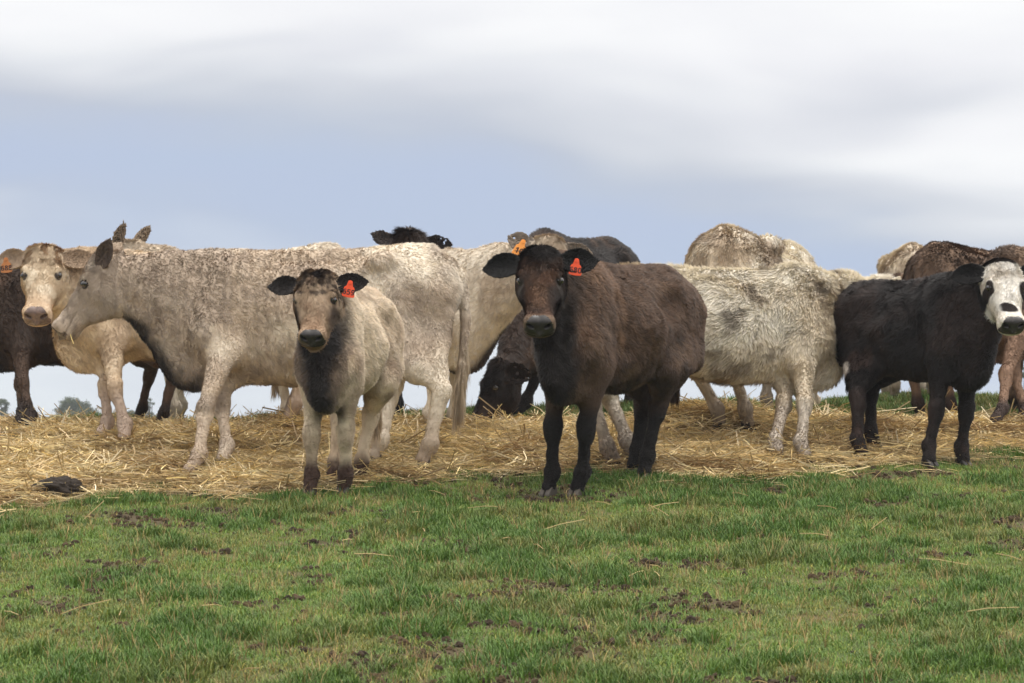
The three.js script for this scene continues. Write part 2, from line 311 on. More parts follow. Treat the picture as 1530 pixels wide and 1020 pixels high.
  // tail
  const tail = (o.tail || [[-0.655, 0.90, 0], [-0.70, 0.72, 0], [-0.70, 0.52, 0.01], [-0.69, 0.36, 0.01]]).map(([x, y, z]) => [x * len, y, z]);
  cap(T_TAIL, [-0.60 * len, 0.955, 0], tail[0], 0.035, 0.03, 0.03);
  for (let i = 1; i < tail.length; i++) cap(T_TAIL, tail[i - 1], tail[i], lerp(0.028, 0.014, (i - 1) / 3), lerp(0.028, 0.014, i / 3), 0.02);
  // ears
  const ears = [];
  if (!o.head.noEars) for (const s of [-1, 1]) {
    const e = (o.head.ears || [])[s < 0 ? 0 : 1] || {}, eL = hl * (o.head.earLen || 0.46), B = hp(0.07, -0.085, s * 0.20 * hw);
    // out: away from the head, up: towards the poll's back, fore: towards the face's front
    const A = V(0, 0, 0).addScaledVector(Wd, s * (e.out ?? 0.95)).addScaledVector(U, -(e.up ?? 0.18)).addScaledVector(Vd, e.fore ?? -0.12).normalize();
    let N = V(0, 0, 0).addScaledVector(Vd, e.nf ?? 0.9).addScaledVector(U, e.nd ?? 0.35).addScaledVector(Wd, s * (e.no ?? 0)); N.addScaledVector(A, -N.dot(A)).normalize();
    const Bx = new THREE.Vector3().crossVectors(A, N);
    ears.push({ s, eL, B, A, N, Bx, hw: eL * (e.width || 0.30), r: eL * 1.15, c: [B[0] + A.x * eL * 0.5, B[1] + A.y * eL * 0.5, B[2] + A.z * eL * 0.5] });
  }
  // ---- the field
  const q4 = [0, 0, 0], q3 = [0, 0, 0];
  let tag = 0;
  const eyeAt = [hp(0.35, -0.055, -0.207 * hw), hp(0.35, -0.055, 0.207 * hw)], eyeR = 0.049 * hl * (o.head.eye || 1);
  const smin = (a, b, k) => { const h = Math.max(k - Math.abs(a - b), 0) / k; return Math.min(a, b) - h * h * k * 0.25; };
  function field(x, y, z) {
    // trunk
    look(tr, x, q4);
    const hh = Math.max((q4[0] - q4[1]) / 2, 0.02), mid = (q4[0] + q4[1]) / 2; let ny = (y - mid) / hh, w = Math.max(q4[2], 0.02) * (1 - lerp(0.1, 0.3, ss(-0.4, 0.3, x)) * clamp(ny, 0, 1) ** 1.5 - lerp(0.2, 0.42, ss(0.2, 0.45, x)) * clamp(-ny, 0, 1)), nz = z / w;
    const pr = Math.pow(Math.pow(Math.abs(ny), 2.25) + Math.pow(Math.abs(nz), 2.25), 1 / 2.25);
    let d = (pr - 1) * Math.min(hh, w) * (pr > 1 ? 1 : 1); const ex = Math.max(tr.x0 - x, x - tr.x1, 0); d = d > 0 ? Math.hypot(d, ex) : Math.max(d, 0) + ex || d;
    tag = T_TRUNK; let best = d;
    for (let i = 0; i < P.length; i++) {
      const c = P[i], px = x - c.a[0], py = y - c.a[1], pz = z - c.a[2];
      let t = (px * c.dx + py * c.dy + pz * c.dz) / c.ll; t = t < 0 ? 0 : t > 1 ? 1 : t;
      let ux = px - c.dx * t, uy = py - c.dy * t, uz = pz - c.dz * t, r = c.ra + (c.rb - c.ra) * t, dd;
      if (c.w) { const g = (ux * c.w[0] + uy * c.w[1] + uz * c.w[2]) * (1 / c.flat - 1); ux += c.w[0] * g; uy += c.w[1] * g; uz += c.w[2] * g; const l = Math.sqrt(ux * ux + uy * uy + uz * uz); dd = (l - r) * c.flat; }
      else dd = Math.sqrt(ux * ux + uy * uy + uz * uz) - r;
      if (dd < best) { best = dd; tag = c.tag; }
      if (dd < d + c.k) d = smin(d, dd, c.k);
    }
    // hollow before the hip, and behind the shoulder blade
    { const az = Math.abs(z), f1 = Math.hypot(x + 0.15 * len, (y - 0.86) * 1.1, az - 0.30 * fat) - 0.115; d = -smin(-d, f1, 0.07); const f2 = Math.hypot((x - 0.27 * len) * 1.3, (y - 0.66) * 0.5, az - 0.335 * fat) - 0.125; d = -smin(-d, f2, 0.06); }
    // head
    const rx = x - poll[0], ry = y - poll[1], rz = z - poll[2];
    const t = (rx * U.x + ry * U.y + rz * U.z) / hl, v = (rx * Vd.x + ry * Vd.y + rz * Vd.z) / hl, ww = (rx * Wd.x + ry * Wd.y + rz * Wd.z) / hl, aw = Math.abs(ww);
    if (t > -0.8 && t < 1.7 && Math.abs(v) < 1.2 && aw < 1.2) {
      look(HEAD, t, q3);
      const bot = q3[0] - (q3[0] - q3[1]) * hd, h2 = Math.max((q3[0] - bot) / 2, 0.02), m2 = (q3[0] + bot) / 2, ny2 = (v - m2) / h2;
      const jaw = 0.42 * ss(0.75, 0.3, t), wd = Math.max(q3[2] * lerp(hw, 1 + (hw - 1) * 0.3, ss(0.42, 0.78, t)), 0.02) * (1 - jaw * clamp(-ny2, 0, 1) * 0.8), n2_ = Math.pow(Math.pow(Math.abs(ny2), 2.5) + Math.pow(aw / wd, 2.5), 0.4);
      let e = (n2_ - 1) * Math.min(h2, wd); const ex2 = Math.max(-0.14 - t, t - 1.03, 0); e = e > 0 ? Math.hypot(e, ex2) : e + ex2;
      // poll crest, brows, cheeks, lips
      const sph = (ct, cv, cw, r) => Math.hypot(t - ct, v - cv, aw - cw) - r;
      e = smin(e, Math.hypot((t - 0.0) * 1.0, (v + 0.05) * 1.0, ww * 0.55) - 0.10, 0.08);
      e = smin(e, sph(0.288, -0.025, 0.192 * hw, 0.055), 0.06);
      e = smin(e, sph(0.33, -0.27 * hd, 0.135 * hw, 0.10), 0.10);
      e = smin(e, Math.hypot((t - 0.93), (v + 0.055) * 1.4, (aw - 0.088) * 0.9) - 0.075, 0.05);
      e = smin(e, Math.hypot((t - 0.90) * 0.8, (v + 0.25 * hd), ww * 0.8) - 0.075, 0.05);
      // eye hollow with lids
      const eh = sph(0.362, -0.035, 0.262 * hw, 0.058); e = -smin(-e, eh, 0.03);
      const lid = Math.abs(Math.hypot((t - 0.35) * 1.2, (v + 0.055) * 0.95, 0) - 0.05) + Math.abs(aw - 0.208 * hw) * 0.6; e = smin(e, lid - 0.012, 0.02);
      // nostrils and the line of the mouth
      const no = Math.hypot((t - 1.0) * 0.8, (v + 0.08) * 1.6 - (aw - 0.09) * 0.6, (aw - 0.098) * 1.1) - 0.047; e = -smin(-e, no, 0.015);
      if (t > 0.66) { const sl = Math.max(Math.abs(v + 0.205 * hd - (1 - t) * 0.12) - 0.005, -(e + 0.02)); e = -smin(-e, sl, 0.012); }
      e *= hl;
      if (e < best) { best = e; tag = T_HEAD; }
      d = smin(d, e, 0.045);
    }
    for (const E of ears) {
      const ax = x - E.B[0], ay = y - E.B[1], az = z - E.B[2];
      if (Math.hypot(x - E.c[0], y - E.c[1], z - E.c[2]) > E.r) continue;
      const a = (ax * E.A.x + ay * E.A.y + az * E.A.z) / E.eL, n = (ax * E.N.x + ay * E.N.y + az * E.N.z) / E.eL, b = (ax * E.Bx.x + ay * E.Bx.y + az * E.Bx.z) / E.eL;
      const prof = 0.075 + (E.hw / E.eL) * Math.pow(Math.max(0, Math.sin(clamp(a, 0, 1) ** 0.85 * Math.PI)), 0.75) * (a < 0 ? 0 : 1), wid = a > 0.62 ? prof * Math.sqrt(Math.max(0.0, 1 - ((a - 0.62) / 0.38) ** 2)) + 0.0 : prof;
      const edge = Math.max(Math.abs(b) - wid, a - 1, -0.15 - a), cup = Math.abs(n - 1.5 * b * b + 0.07 * ss(0, 0.5, a)) - lerp(0.055, 0.024, ss(0, 0.4, a));
      const ee = (smin(-edge, -cup, 0.02) * -1) * E.eL;
      if (ee < best) { best = ee; tag = T_EAR; }
      d = smin(d, ee, 0.018);
    }
    return d;
  }
  // ---- mesh: body grid and a finer head grid, cut at the neck
  const ctr = hp(0.42, -0.12, 0), R = hl * 0.86, cutP = hp(0.0, -0.2, 0), nd = V(n2[0] - nm[0], n2[1] - nm[1], n2[2] - nm[2]).normalize();
  const fine = (o.cell || 0.014) / H, fineH = (o.headCell || 0.006) / H;
  const side = (x, y, z) => Math.hypot(x - ctr[0], y - ctr[1], z - ctr[2]) - R;
  const allP = P.concat([]); let lo = [9, 9, 9], hi = [-9, -9, -9];
  for (const c of allP) for (const p of [c.a, c.b]) for (let i = 0; i < 3; i++) { lo[i] = Math.min(lo[i], p[i] - c.m - 0.03); hi[i] = Math.max(hi[i], p[i] + c.m + 0.03); }
  lo[0] = Math.min(lo[0], -0.72 * len); hi[0] = Math.max(hi[0], 0.78 * len); lo[1] = Math.min(lo[1], -0.05); hi[1] = Math.max(hi[1], 1.07); lo[2] = Math.min(lo[2], -0.32 * fat); hi[2] = Math.max(hi[2], 0.32 * fat);
  const m1 = surfaceNets(field, lo, hi, fine, (x, y, z) => side(x, y, z) > -fine * 1.2);
  const m2 = surfaceNets(field, ctr.map(c => c - R - 0.02), ctr.map(c => c + R + 0.02), fineH, (x, y, z) => side(x, y, z) < fine * 0.6);
  const off = m1.pos.length / 3, pos = m1.pos.concat(m2.pos), idx = m1.idx.slice(); for (const i of m2.idx) idx.push(i + off);
  const N = pos.length / 3;
  // ---- colour, hair length, flow
  const col = new Float32Array(N * 3), len1 = new Float32Array(N), flag = new Uint8Array(N), tags = new Uint8Array(N);
  const info = { t: 0, v: 0, w: 0, inEar: 0, px: 0 };
  const geo = new THREE.BufferGeometry(); geo.setAttribute('position', new THREE.Float32BufferAttribute(pos, 3)); geo.setIndex(idx); geo.computeVertexNormals();
  const nor = geo.attributes.normal.array;
  for (let i = 0; i < N; i++) {
    const x = pos[i * 3], y = pos[i * 3 + 1], z = pos[i * 3 + 2]; field(x, y, z); tags[i] = tag;
    const rx = x - poll[0], ry = y - poll[1], rz = z - poll[2];
    info.t = (rx * U.x + ry * U.y + rz * U.z) / hl; info.v = (rx * Vd.x + ry * Vd.y + rz * Vd.z) / hl; info.w = (rx * Wd.x + ry * Wd.y + rz * Wd.z) / hl / hw; info.inEar = 0; info.earS = 0;
    if (tag === T_EAR) { const E = ears.reduce((p, q) => Math.hypot(x - p.c[0], y - p.c[1], z - p.c[2]) < Math.hypot(x - q.c[0], y - q.c[1], z - q.c[2]) ? p : q); info.inEar = (nor[i * 3] * E.N.x + nor[i * 3 + 1] * E.N.y + nor[i * 3 + 2] * E.N.z) > 0.1 ? 1 : 0; info.earS = ((x - E.B[0]) * E.A.x + (y - E.B[1]) * E.A.y + (z - E.B[2]) * E.A.z) / E.eL; }
    let c = o.coat(x, y, z, tag, info, nor[i * 3 + 2], o);
    let L = (o.hair || 0.026) * (tag === T_TRUNK ? 1 : tag === T_NECK ? 0.95 : tag === T_LEG ? clamp((y - 0.2) * 2.2, 0.24, 1) : tag === T_EAR ? 0.45 : tag === T_TAIL ? 0.7 : (o.headHair || 0.6));
    if (tag === T_HEAD) { L *= 1 + (o.head.tuft ?? 1.2) * ss(0.34, 0.02, info.t) * ss(-0.3, 0.0, info.v); L *= 1 - 0.7 * ss(0.55, 0.88, info.t); if (info.t > 0.3 && info.v < -0.3) L *= 1.2; }
    const muz = tag === T_HEAD && info.t > 0.90 + 0.10 * ss(0.05, 0.17, Math.abs(info.w)) - 0.035 * ss(-0.1, -0.2, info.v) && info.v > -0.225 * hd;
    if (muz || (tag === T_HEAD && info.t > 0.95 && Math.abs(info.v + 0.205 * hd - (1 - info.t) * 0.12) < 0.03)) { c = o.nose || [0.024, 0.019, 0.018]; c = c.map(q => q * (1 + 0.5 * n3(x * 130, y * 130, z * 130))); flag[i] = 1; L = 0; }
    for (const e of eyeAt) { const dd = Math.hypot(x - e[0], y - e[1], z - e[2]) / hl; if (dd < 0.07) { const k = ss(0.07, 0.055, dd); c = mix3(c, o.lid || [0.03, 0.022, 0.018], k); if (dd < 0.062) L = 0; } }
    col[i * 3] = c[0]; col[i * 3 + 1] = c[1]; col[i * 3 + 2] = c[2]; len1[i] = L;
  }
  // slight unevenness of the coat
  for (let i = 0; i < N; i++) if (tags[i] <= T_NECK) { const x = pos[i * 3], y = pos[i * 3 + 1], z = pos[i * 3 + 2], b = 0.006 * fbm(x * 9, y * 9, z * 9, 3) + 0.0035 * n3(x * 28, y * 28, z * 28); pos[i * 3] += nor[i * 3] * b; pos[i * 3 + 1] += nor[i * 3 + 1] * b; pos[i * 3 + 2] += nor[i * 3 + 2] * b; }
  const sc = pos.map(v => v * H), ia = [], ib = [];
  for (let i = 0; i < idx.length; i += 3) { const m = flag[idx[i]] + flag[idx[i + 1]] + flag[idx[i + 2]] >= 2 ? ib : ia; m.push(idx[i], idx[i + 1], idx[i + 2]); }
  const g = new THREE.BufferGeometry(); g.setAttribute('position', new THREE.Float32BufferAttribute(sc, 3)); g.setAttribute('color', new THREE.BufferAttribute(col, 3)); g.setIndex(ia.concat(ib)); g.addGroup(0, ia.length, 0); g.addGroup(ia.length, ib.length, 1); g.computeVertexNormals();
  const grp = new THREE.Group(); grp.position.set(...base); grp.rotation.y = yaw;
  put(grp, o.name, o.label, o.category, 'cattle on the straw');
  const body = new THREE.Mesh(g, ib.length ? [hideMat, noseMat] : hideMat); body.name = 'body'; body.castShadow = body.receiveShadow = true; if (!ib.length) g.clearGroups(); grp.add(body);
  // ---- eyes, hooves
  if (!o.head.hidden) for (const e of eyeAt) { const m = part(grp, 'eye', new THREE.SphereGeometry(eyeR * H, 16, 12), eyeMat); m.position.set(e[0] * H, e[1] * H, e[2] * H); }
  for (const h of hoofs) { const m = part(grp, 'hoof', CLAWS, o.paleHoof ? hoofMat : hoofDark); m.scale.setScalar(H * (o.bone || 1) * 0.88); m.position.set(h.F[0] * H, h.F[1] * H, h.F[2] * H); m.rotation.y = (h.F[2] > 0 ? -0.06 : 0.06); }
  // ---- hair
  reseed(o.seed || 1);
  const na = g.attributes.normal.array, cum = [], tri = g.index.array; let tot = 0; const A = V(), B = V(), C = V();
  const toCam = V(camL[0] * H, camL[1] * H, camL[2] * H);
  for (let i = 0; i < tri.length; i += 3) {
    const a = tri[i], b = tri[i + 1], c = tri[i + 2]; A.fromArray(sc, a * 3); B.fromArray(sc, b * 3); C.fromArray(sc, c * 3);
    const view = toCam.clone().sub(A).normalize(), fc = na[a * 3] * view.x + na[a * 3 + 1] * view.y + na[a * 3 + 2] * view.z;
    B.sub(A); C.sub(A); let ar = B.cross(C).length() / 2; const L = len1[a]; const tg = tags[a];
    ar *= L <= 0 ? 0 : (tg === T_HEAD ? 3.2 : tg === T_EAR ? 2.5 : tg === T_LEG && A.y < 0.5 * H ? 1.9 : 1) * (fc > -0.35 ? 1 : 0.2);
    cum.push(tot += ar);
  }
  const count = Math.round(tot * (o.density || 9000)), mats = new Float32Array(count * 16), cols = new Float32Array(count * 3), M = new THREE.Matrix4(), n = V(), fl = V(), X = V(), Y = V(), Zv = V();
  for (let k = 0; k < count; k++) {
    const u = rnd() * tot; let l = 0, h = cum.length - 1; while (l < h) { const m = (l + h) >> 1; if (cum[m] < u) l = m + 1; else h = m; }
    const a = tri[l * 3], b = tri[l * 3 + 1], c = tri[l * 3 + 2]; let r1 = rnd(), r2 = rnd(); if (r1 + r2 > 1) { r1 = 1 - r1; r2 = 1 - r2; }
    const w0 = 1 - r1 - r2, at = (arr, i) => arr[a * 3 + i] * w0 + arr[b * 3 + i] * r1 + arr[c * 3 + i] * r2;
    const x = at(sc, 0), y = at(sc, 1), z = at(sc, 2); n.set(at(na, 0), at(na, 1), at(na, 2)).normalize();
    const tg = tags[a], ux = x / H, uy = y / H, uz = z / H;
    let L = (len1[a] * w0 + len1[b] * r1 + len1[c] * r2) * rr(0.75, 1.25);
    if (tg === T_HEAD) fl.set(U.x, U.y, U.z).addScaledVector(V(Vd.x, Vd.y, Vd.z), -0.2); else if (tg === T_LEG) fl.set(-0.25, -1, 0); else if (tg === T_EAR) fl.set(0, -0.3, 0).addScaledVector(ears.length ? ears[0].A.clone().multiplyScalar(1) : Vd, 0); else if (tg === T_TAIL) fl.set(0, -1, 0); else fl.set(-0.75, -0.75 - 0.3 * uy, 0);
    if (tg === T_EAR) { const E = ears.reduce((p, q) => Math.hypot(ux - p.c[0], uy - p.c[1], uz - p.c[2]) < Math.hypot(ux - q.c[0], uy - q.c[1], uz - q.c[2]) ? p : q); fl.copy(E.A); }
    fl.addScaledVector(n, -fl.dot(n)); if (fl.lengthSq() < 1e-4) fl.set(-1, 0, 0).addScaledVector(n, n.x); fl.normalize();
    const curl = (o.curl ?? 0.7) * (tg === T_HEAD ? 0.7 : tg >= T_EAR || tg === T_LEG ? 0.35 : 1);
    const cs = o.curlScale || 14, ang = curl * 1.6 * fbm(ux * cs + 5, uy * cs, uz * cs, 2) * 1.6 + rr(-0.25, 0.25) + (o.wave ? o.wave(ux, uy, uz, tg) : 0); fl.applyAxisAngle(n, ang);
    const lift = clamp((o.lift0 ?? 0.27) + 0.24 * n3(ux * cs * 1.7, uy * cs * 1.7 + 9, uz * cs * 1.7) + rr(-0.15, 0.15), 0.12, 1.0) * (tg === T_HEAD ? (L > 0.02 ? 1.3 : 0.7) : 1);
    Y.copy(n).multiplyScalar(lift).addScaledVector(fl, 1 - lift * 0.5).normalize(); X.crossVectors(Y, n).normalize(); Zv.crossVectors(X, Y);
    const spr = (o.spread || 0.010) * (tg === T_HEAD || tg === T_EAR ? 0.62 : tg === T_LEG ? 0.75 : 1) * rr(0.8, 1.25);
    // bend back towards the skin so that tips lie along the coat
    mats.set([X.x * spr, X.y * spr, X.z * spr, 0, Y.x * L, Y.y * L, Y.z * L, 0, -Zv.x * spr * -1, -Zv.y * spr * -1, -Zv.z * spr * -1, 0, x - n.x * 0.002, y - n.y * 0.002, z - n.z * 0.002, 1], k * 16);
    const va = (o.vary ?? 0.16) * (tg === T_LEG || tg === T_HEAD ? 0.55 : 1), wq = 1.2 * n3(ux * 6, uy * 6, uz * 6), f = 1 + va * (n3((ux - uy * 0.8) * 62 + wq, (ux + uy) * 11, uz * 45) * 1.1 + n3(ux * 20, uy * 20, uz * 20) * 0.5 + rr(-0.7, 0.7)), f2 = 1 + 0.04 * rr(-1, 1);
    cols[k * 3] = (col[a * 3] * w0 + col[b * 3] * r1 + col[c * 3] * r2) * f; cols[k * 3 + 1] = (col[a * 3 + 1] * w0 + col[b * 3 + 1] * r1 + col[c * 3 + 1] * r2) * f; cols[k * 3 + 2] = (col[a * 3 + 2] * w0 + col[b * 3 + 2] * r1 + col[c * 3 + 2] * r2) * f * f2;
  }
  stuffPart(grp, 'coat', LOCK, hairMat, mats, cols);
  hairTotal += count; triTotal += idx.length / 3;
  // tail switch
  if (o.switch !== false) {
    const te = tail[tail.length - 1], tp = tail[tail.length - 2], list = [], ml = (o.switchLen || 0.20) * H, mt = [], ct = [];
    for (let k = 0; k < 260; k++) {
      const t = rr(-0.75, 1), px = lerp(tp[0], te[0], t) * H, py = lerp(tp[1], te[1], t) * H, pz = lerp(tp[2], te[2], t) * H;
      const a = rnd() * 6.283, sp = rr(0, 0.16); Y.set(Math.cos(a) * sp + (o.switchDir?.[0] || 0), -1, Math.sin(a) * sp + (o.switchDir?.[1] || 0)).normalize(); X.set(Math.cos(a), 0, Math.sin(a)); X.addScaledVector(Y, -X.dot(Y)).normalize(); Zv.crossVectors(X, Y);
      const LL = ml * rr(0.55, 1.05), s = 0.03; mt.push(X.x * s, X.y * s, X.z * s, 0, Y.x * LL, Y.y * LL, Y.z * LL, 0, Zv.x * s, Zv.y * s, Zv.z * s, 0, px + Math.cos(a) * 0.012, py, pz + Math.sin(a) * 0.012, 1);
      const c = (o.switchCol || o.coat(te[0], te[1], te[2], T_TAIL, info, 0, o)), f = rr(0.75, 1.2); ct.push(c[0] * f, c[1] * f, c[2] * f);
    }
    stuffPart(grp, 'tail_switch', LOCK_STRAIGHT, hairMat, mt, ct);
  }
  // ear tag
  if (o.tag) {
    const E = ears[o.tag.ear < 0 ? 0 : 1], s = o.tag.size || 0.062;
    const sh = new THREE.Shape(); sh.moveTo(-0.5, -0.55); sh.quadraticCurveTo(0, -0.66, 0.5, -0.55); sh.quadraticCurveTo(0.58, -0.5, 0.55, -0.4); sh.lineTo(0.46, 0.22); sh.quadraticCurveTo(0.42, 0.34, 0.28, 0.4); sh.lineTo(0.17, 0.88); sh.quadraticCurveTo(0, 1.0, -0.17, 0.88); sh.lineTo(-0.28, 0.4); sh.quadraticCurveTo(-0.42, 0.34, -0.46, 0.22); sh.lineTo(-0.55, -0.4); sh.quadraticCurveTo(-0.58, -0.5, -0.5, -0.55);
    const tg = new THREE.ExtrudeGeometry(sh, { depth: 0.03, bevelEnabled: true, bevelSize: 0.02, bevelThickness: 0.02, bevelSegments: 2 }); tg.scale(s, s, s);
    const m = part(grp, 'ear_tag', tg, new THREE.MeshPhysicalMaterial({ color: new THREE.Color(...o.tag.color), roughness: 0.45 }), o.tag.label);
    const ip = E.B.map((b, i) => b + [E.A.x, E.A.y, E.A.z][i] * E.eL * (o.tag.along ?? 0.5) + [E.N.x, E.N.y, E.N.z][i] * E.eL * 0.16 + [0, -1, 0][i] * (o.tag.drop ?? 0.035));
    m.position.set(ip[0] * H, ip[1] * H, ip[2] * H);
    const f = toCam.clone().sub(m.position).normalize().multiplyScalar(0.8).add(E.N.clone().multiplyScalar(0.6)); m.rotation.set(-0.12, Math.atan2(f.x, f.z), o.tag.tilt || 0, 'YXZ');
    const bl = part(m, 'pin', new THREE.CylinderGeometry(0.11 * s, 0.11 * s, 0.12 * s, 12).rotateX(Math.PI / 2).translate(0, 0.7 * s, 0.06 * s), m.material);
    if (o.tag.text) { const tx = new TextGeometry(o.tag.text, { font, size: 0.5 * s, depth: 0.02 * s, curveSegments: 4 }); tx.computeBoundingBox(); const bb = tx.boundingBox; tx.translate(-(bb.min.x + bb.max.x) / 2, -0.37 * s, 0.052 * s); part(m, 'tag_number', tx, std({ color: 0x2a0f0a, roughness: 0.7 })); }
  }
  return { grp, hp, H, base };
}
let hairTotal = 0, triTotal = 0;

// ---- coat colours (linear) ; x forward, y up, withers height = 1
const D = { black: lin(30, 24, 22), dkbrown: lin(58, 44, 36), brown: lin(94, 72, 57), tan: lin(150, 122, 96), greige: lin(198, 179, 157), grey: lin(166, 148, 132), pale: lin(234, 222, 203), cream: lin(212, 198, 176), white: lin(226, 220, 210) };
const blot = (x, y, z, s, o = 0) => fbm(x * s + o, y * s + o * 1.7, z * s - o, 4);
function mudLegs(c, x, y, z, lvl, dirt) { return mix3(c, dirt, ss(lvl + 0.05, lvl - 0.1, y + 0.05 * blot(x, y, z, 8, 3)) * 0.5); }

const coats = {
  grey(x, y, z, tag, h) {
    let c = mix3(D.greige, D.pale, ss(-0.15, 0.25, blot(x, y, z, 2.2, 1) + 0.25 * (x < 0.1 ? 0.7 : -0.5)));
    c = mix3(c, D.grey, ss(0.0, 0.4, blot(x, y, z, 5, 4)) * 0.55);
    if (tag === T_NECK || (tag === T_TRUNK && x > 0.42)) c = mix3(c, D.grey, 0.6);
    // dark streak down the brisket and dewlap
    if ((tag === T_NECK || tag === T_TRUNK) && x > 0.42) c = mix3(c, lin(52, 46, 44), ss(0.085, 0.035, Math.abs(z) + 0.03 * blot(x, y, z, 12, 2)) * ss(0.78, 0.68, y) * ss(0.5, 0.58, x));
    if (tag === T_LEG) { c = mix3(c, lin(92, 76, 66), ss(0.06, 0.02, Math.abs(y - 0.285 + 0.02 * blot(x, y, z, 15, 1))) * (x > 0 ? 0.45 : 0.1) * ss(0.4, 0.46, x + 0.03 * blot(x, y, z, 20, 5))); c = mudLegs(c, x, y, z, 0.1, lin(120, 98, 82)); }
    if (tag === T_HEAD) { c = mix3(c, D.grey, 0.65); c = mix3(c, lin(96, 84, 76), 0.5 * ss(0.05, 0.35, blot(x, y, z, 11, 8))); c = mix3(c, D.pale, ss(0.0, -0.08, Math.abs(h.v) - 0.05) * 0.4); }
    if (tag === T_EAR && h.inEar) c = lin(96, 82, 75);
    return c;
  },
  calf(x, y, z, tag, h) {
    let c = mix3(lin(198, 176, 150), lin(228, 211, 186), ss(-0.2, 0.3, blot(x, y, z, 3, 2)));
    c = mix3(c, lin(136, 110, 86), ss(0.12, 0.42, blot(x, y, z, 5, 6)) * 0.6);
    const nz = 0.04 * blot(x, y, z, 9, 1);
    if (tag === T_NECK || tag === T_TRUNK) {
      const front = ss(0.38, 0.56, x + nz), wd = lerp(0.07, 0.16, ss(0.52, 0.85, y)), mid = ss(wd + 0.03, wd - 0.035, Math.abs(z) + nz);
      c = mix3(c, lin(96, 72, 55), front * ss(0.27, 0.17, Math.abs(z) + nz) * 0.8); c = mix3(c, lin(28, 20, 16), front * mid * ss(1.08, 0.92, y));
    }
    if (tag === T_LEG) { c = mix3(c, lin(44, 34, 30), ss(0.055, 0.03, Math.abs(y - 0.285)) * ss(0.4, 0.48, x)); c = mix3(c, lin(74, 54, 44), ss(0.17, 0.10, y + nz)); if (x > 0.2) c = mix3(c, lin(60, 46, 40), ss(0.09, 0.05, Math.abs(z) + nz * 0.5) * ss(0.3, 0.4, y) * 0.9); }
    if (tag === T_HEAD) {
      c = mix3(lin(196, 172, 146), lin(150, 124, 100), ss(-0.2, 0.3, blot(x, y, z, 14, 3)));
      const sp = blot(x, y, z, 34, 7); c = mix3(c, lin(58, 44, 36), ss(-0.05, 0.3, sp + 0.12 * ss(0.3, 0.0, h.t) + 0.1 * ss(0.15, 0.0, Math.abs(h.w)) - 0.5 * ss(0.22, 0.5, h.t)) * 0.85);
      c = mix3(c, lin(38, 28, 26), ss(0.085, 0.05, Math.hypot(h.t - 0.0, h.w)));
      c = mix3(c, lin(60, 46, 40), ss(0.13, 0.2, Math.abs(h.w)) * ss(0.34, 0.45, h.t) * ss(-0.02, -0.12, h.v) * 0.8);
      c = mix3(c, lin(150, 118, 92), ss(0.6, 0.8, h.t) * 0.5);
    }
    if (tag === T_EAR) c = lin(30, 22, 19);
    return c;
  },
  heifer(x, y, z, tag, h) {
    let c = mix3(lin(116, 88, 67), lin(76, 57, 44), ss(-0.2, 0.25, blot(x, y, z, 2.4, 3)));
    if (x < 0.22 && tag <= 1) c = mix3(c, lin(62, 46, 36), 0.55);
    c = mix3(c, lin(128, 102, 82), ss(0.15, 0.45, blot(x, y, z, 6, 9)) * 0.5);
    if (tag === T_NECK || tag === T_TRUNK) { c = mix3(c, lin(32, 24, 20), ss(0.15, 0.08, Math.abs(z) + 0.03 * blot(x, y, z, 9, 2)) * ss(0.5, 0.6, x) * ss(0.95, 0.75, y)); c = mix3(c, lin(128, 102, 80), ss(0.3, 0.42, x) * ss(0.12, 0.2, Math.abs(z)) * 0.45); }
    if (tag === T_LEG) { c = mix3(c, lin(118, 92, 72), ss(0.3, 0.5, y) * 0.4 * (x > 0 ? 1 : 0)); c = mix3(c, lin(24, 19, 17), ss(0.40, 0.30, y + 0.03 * blot(x, y, z, 10, 2))); }
    if (tag === T_HEAD) {
      c = mix3(lin(84, 58, 42), lin(56, 40, 31), ss(-0.2, 0.2, blot(x, y, z, 10, 1)));
      c = mix3(c, lin(34, 28, 26), ss(0.2, 0.08, h.t + Math.abs(h.w) * 0.4 + 0.06 * blot(x, y, z, 25, 1)));
      c = mix3(c, lin(48, 37, 32), ss(0.12, 0.2, Math.abs(h.w)) * ss(0.33, 0.42, h.t) * 0.75);
      c = mix3(c, lin(112, 82, 60), ss(0.34, 0.55, h.t) * ss(0.12, 0.04, Math.abs(h.w)) * 0.6 * ss(0.85, 0.7, h.t));
      c = mix3(c, lin(150, 128, 108), ss(0.86, 0.93, h.t) * 0.55);
      c = mix3(c, lin(150, 142, 136), ss(0.05, 0.03, Math.hypot((h.t - 0.415) * 1.3, Math.abs(h.w) - 0.215)) * 0.3);
    }
    if (tag === T_EAR) c = h.inEar ? lin(16, 13, 12) : lin(34, 25, 21);
    return c;
  },
  creamLeft(x, y, z, tag, h) {
    let c = mix3(lin(210, 186, 154), lin(228, 210, 184), ss(-0.2, 0.3, blot(x, y, z, 3, 2)));
    c = mix3(c, lin(150, 122, 94), ss(0.05, 0.4, blot(x, y, z, 5, 8)) * 0.6);
    if (tag === T_HEAD) { c = mix3(lin(216, 196, 168), lin(234, 220, 198), ss(-0.1, 0.3, blot(x, y, z, 12, 1))); c = mix3(c, lin(160, 128, 96), ss(0.0, 0.3, blot(x, y, z, 30, 2) + 0.1) * ss(0.3, 0.1, h.t)); c = mix3(c, lin(200, 168, 136), ss(0.6, 0.85, h.t) * 0.6); }
    if (tag === T_EAR) c = h.inEar ? lin(150, 128, 106) : lin(172, 150, 124);
    if (tag === T_LEG) c = mix3(c, lin(170, 150, 134), ss(0.4, 0.2, y));
    return c;
  },
  cream(x, y, z, tag, h) {
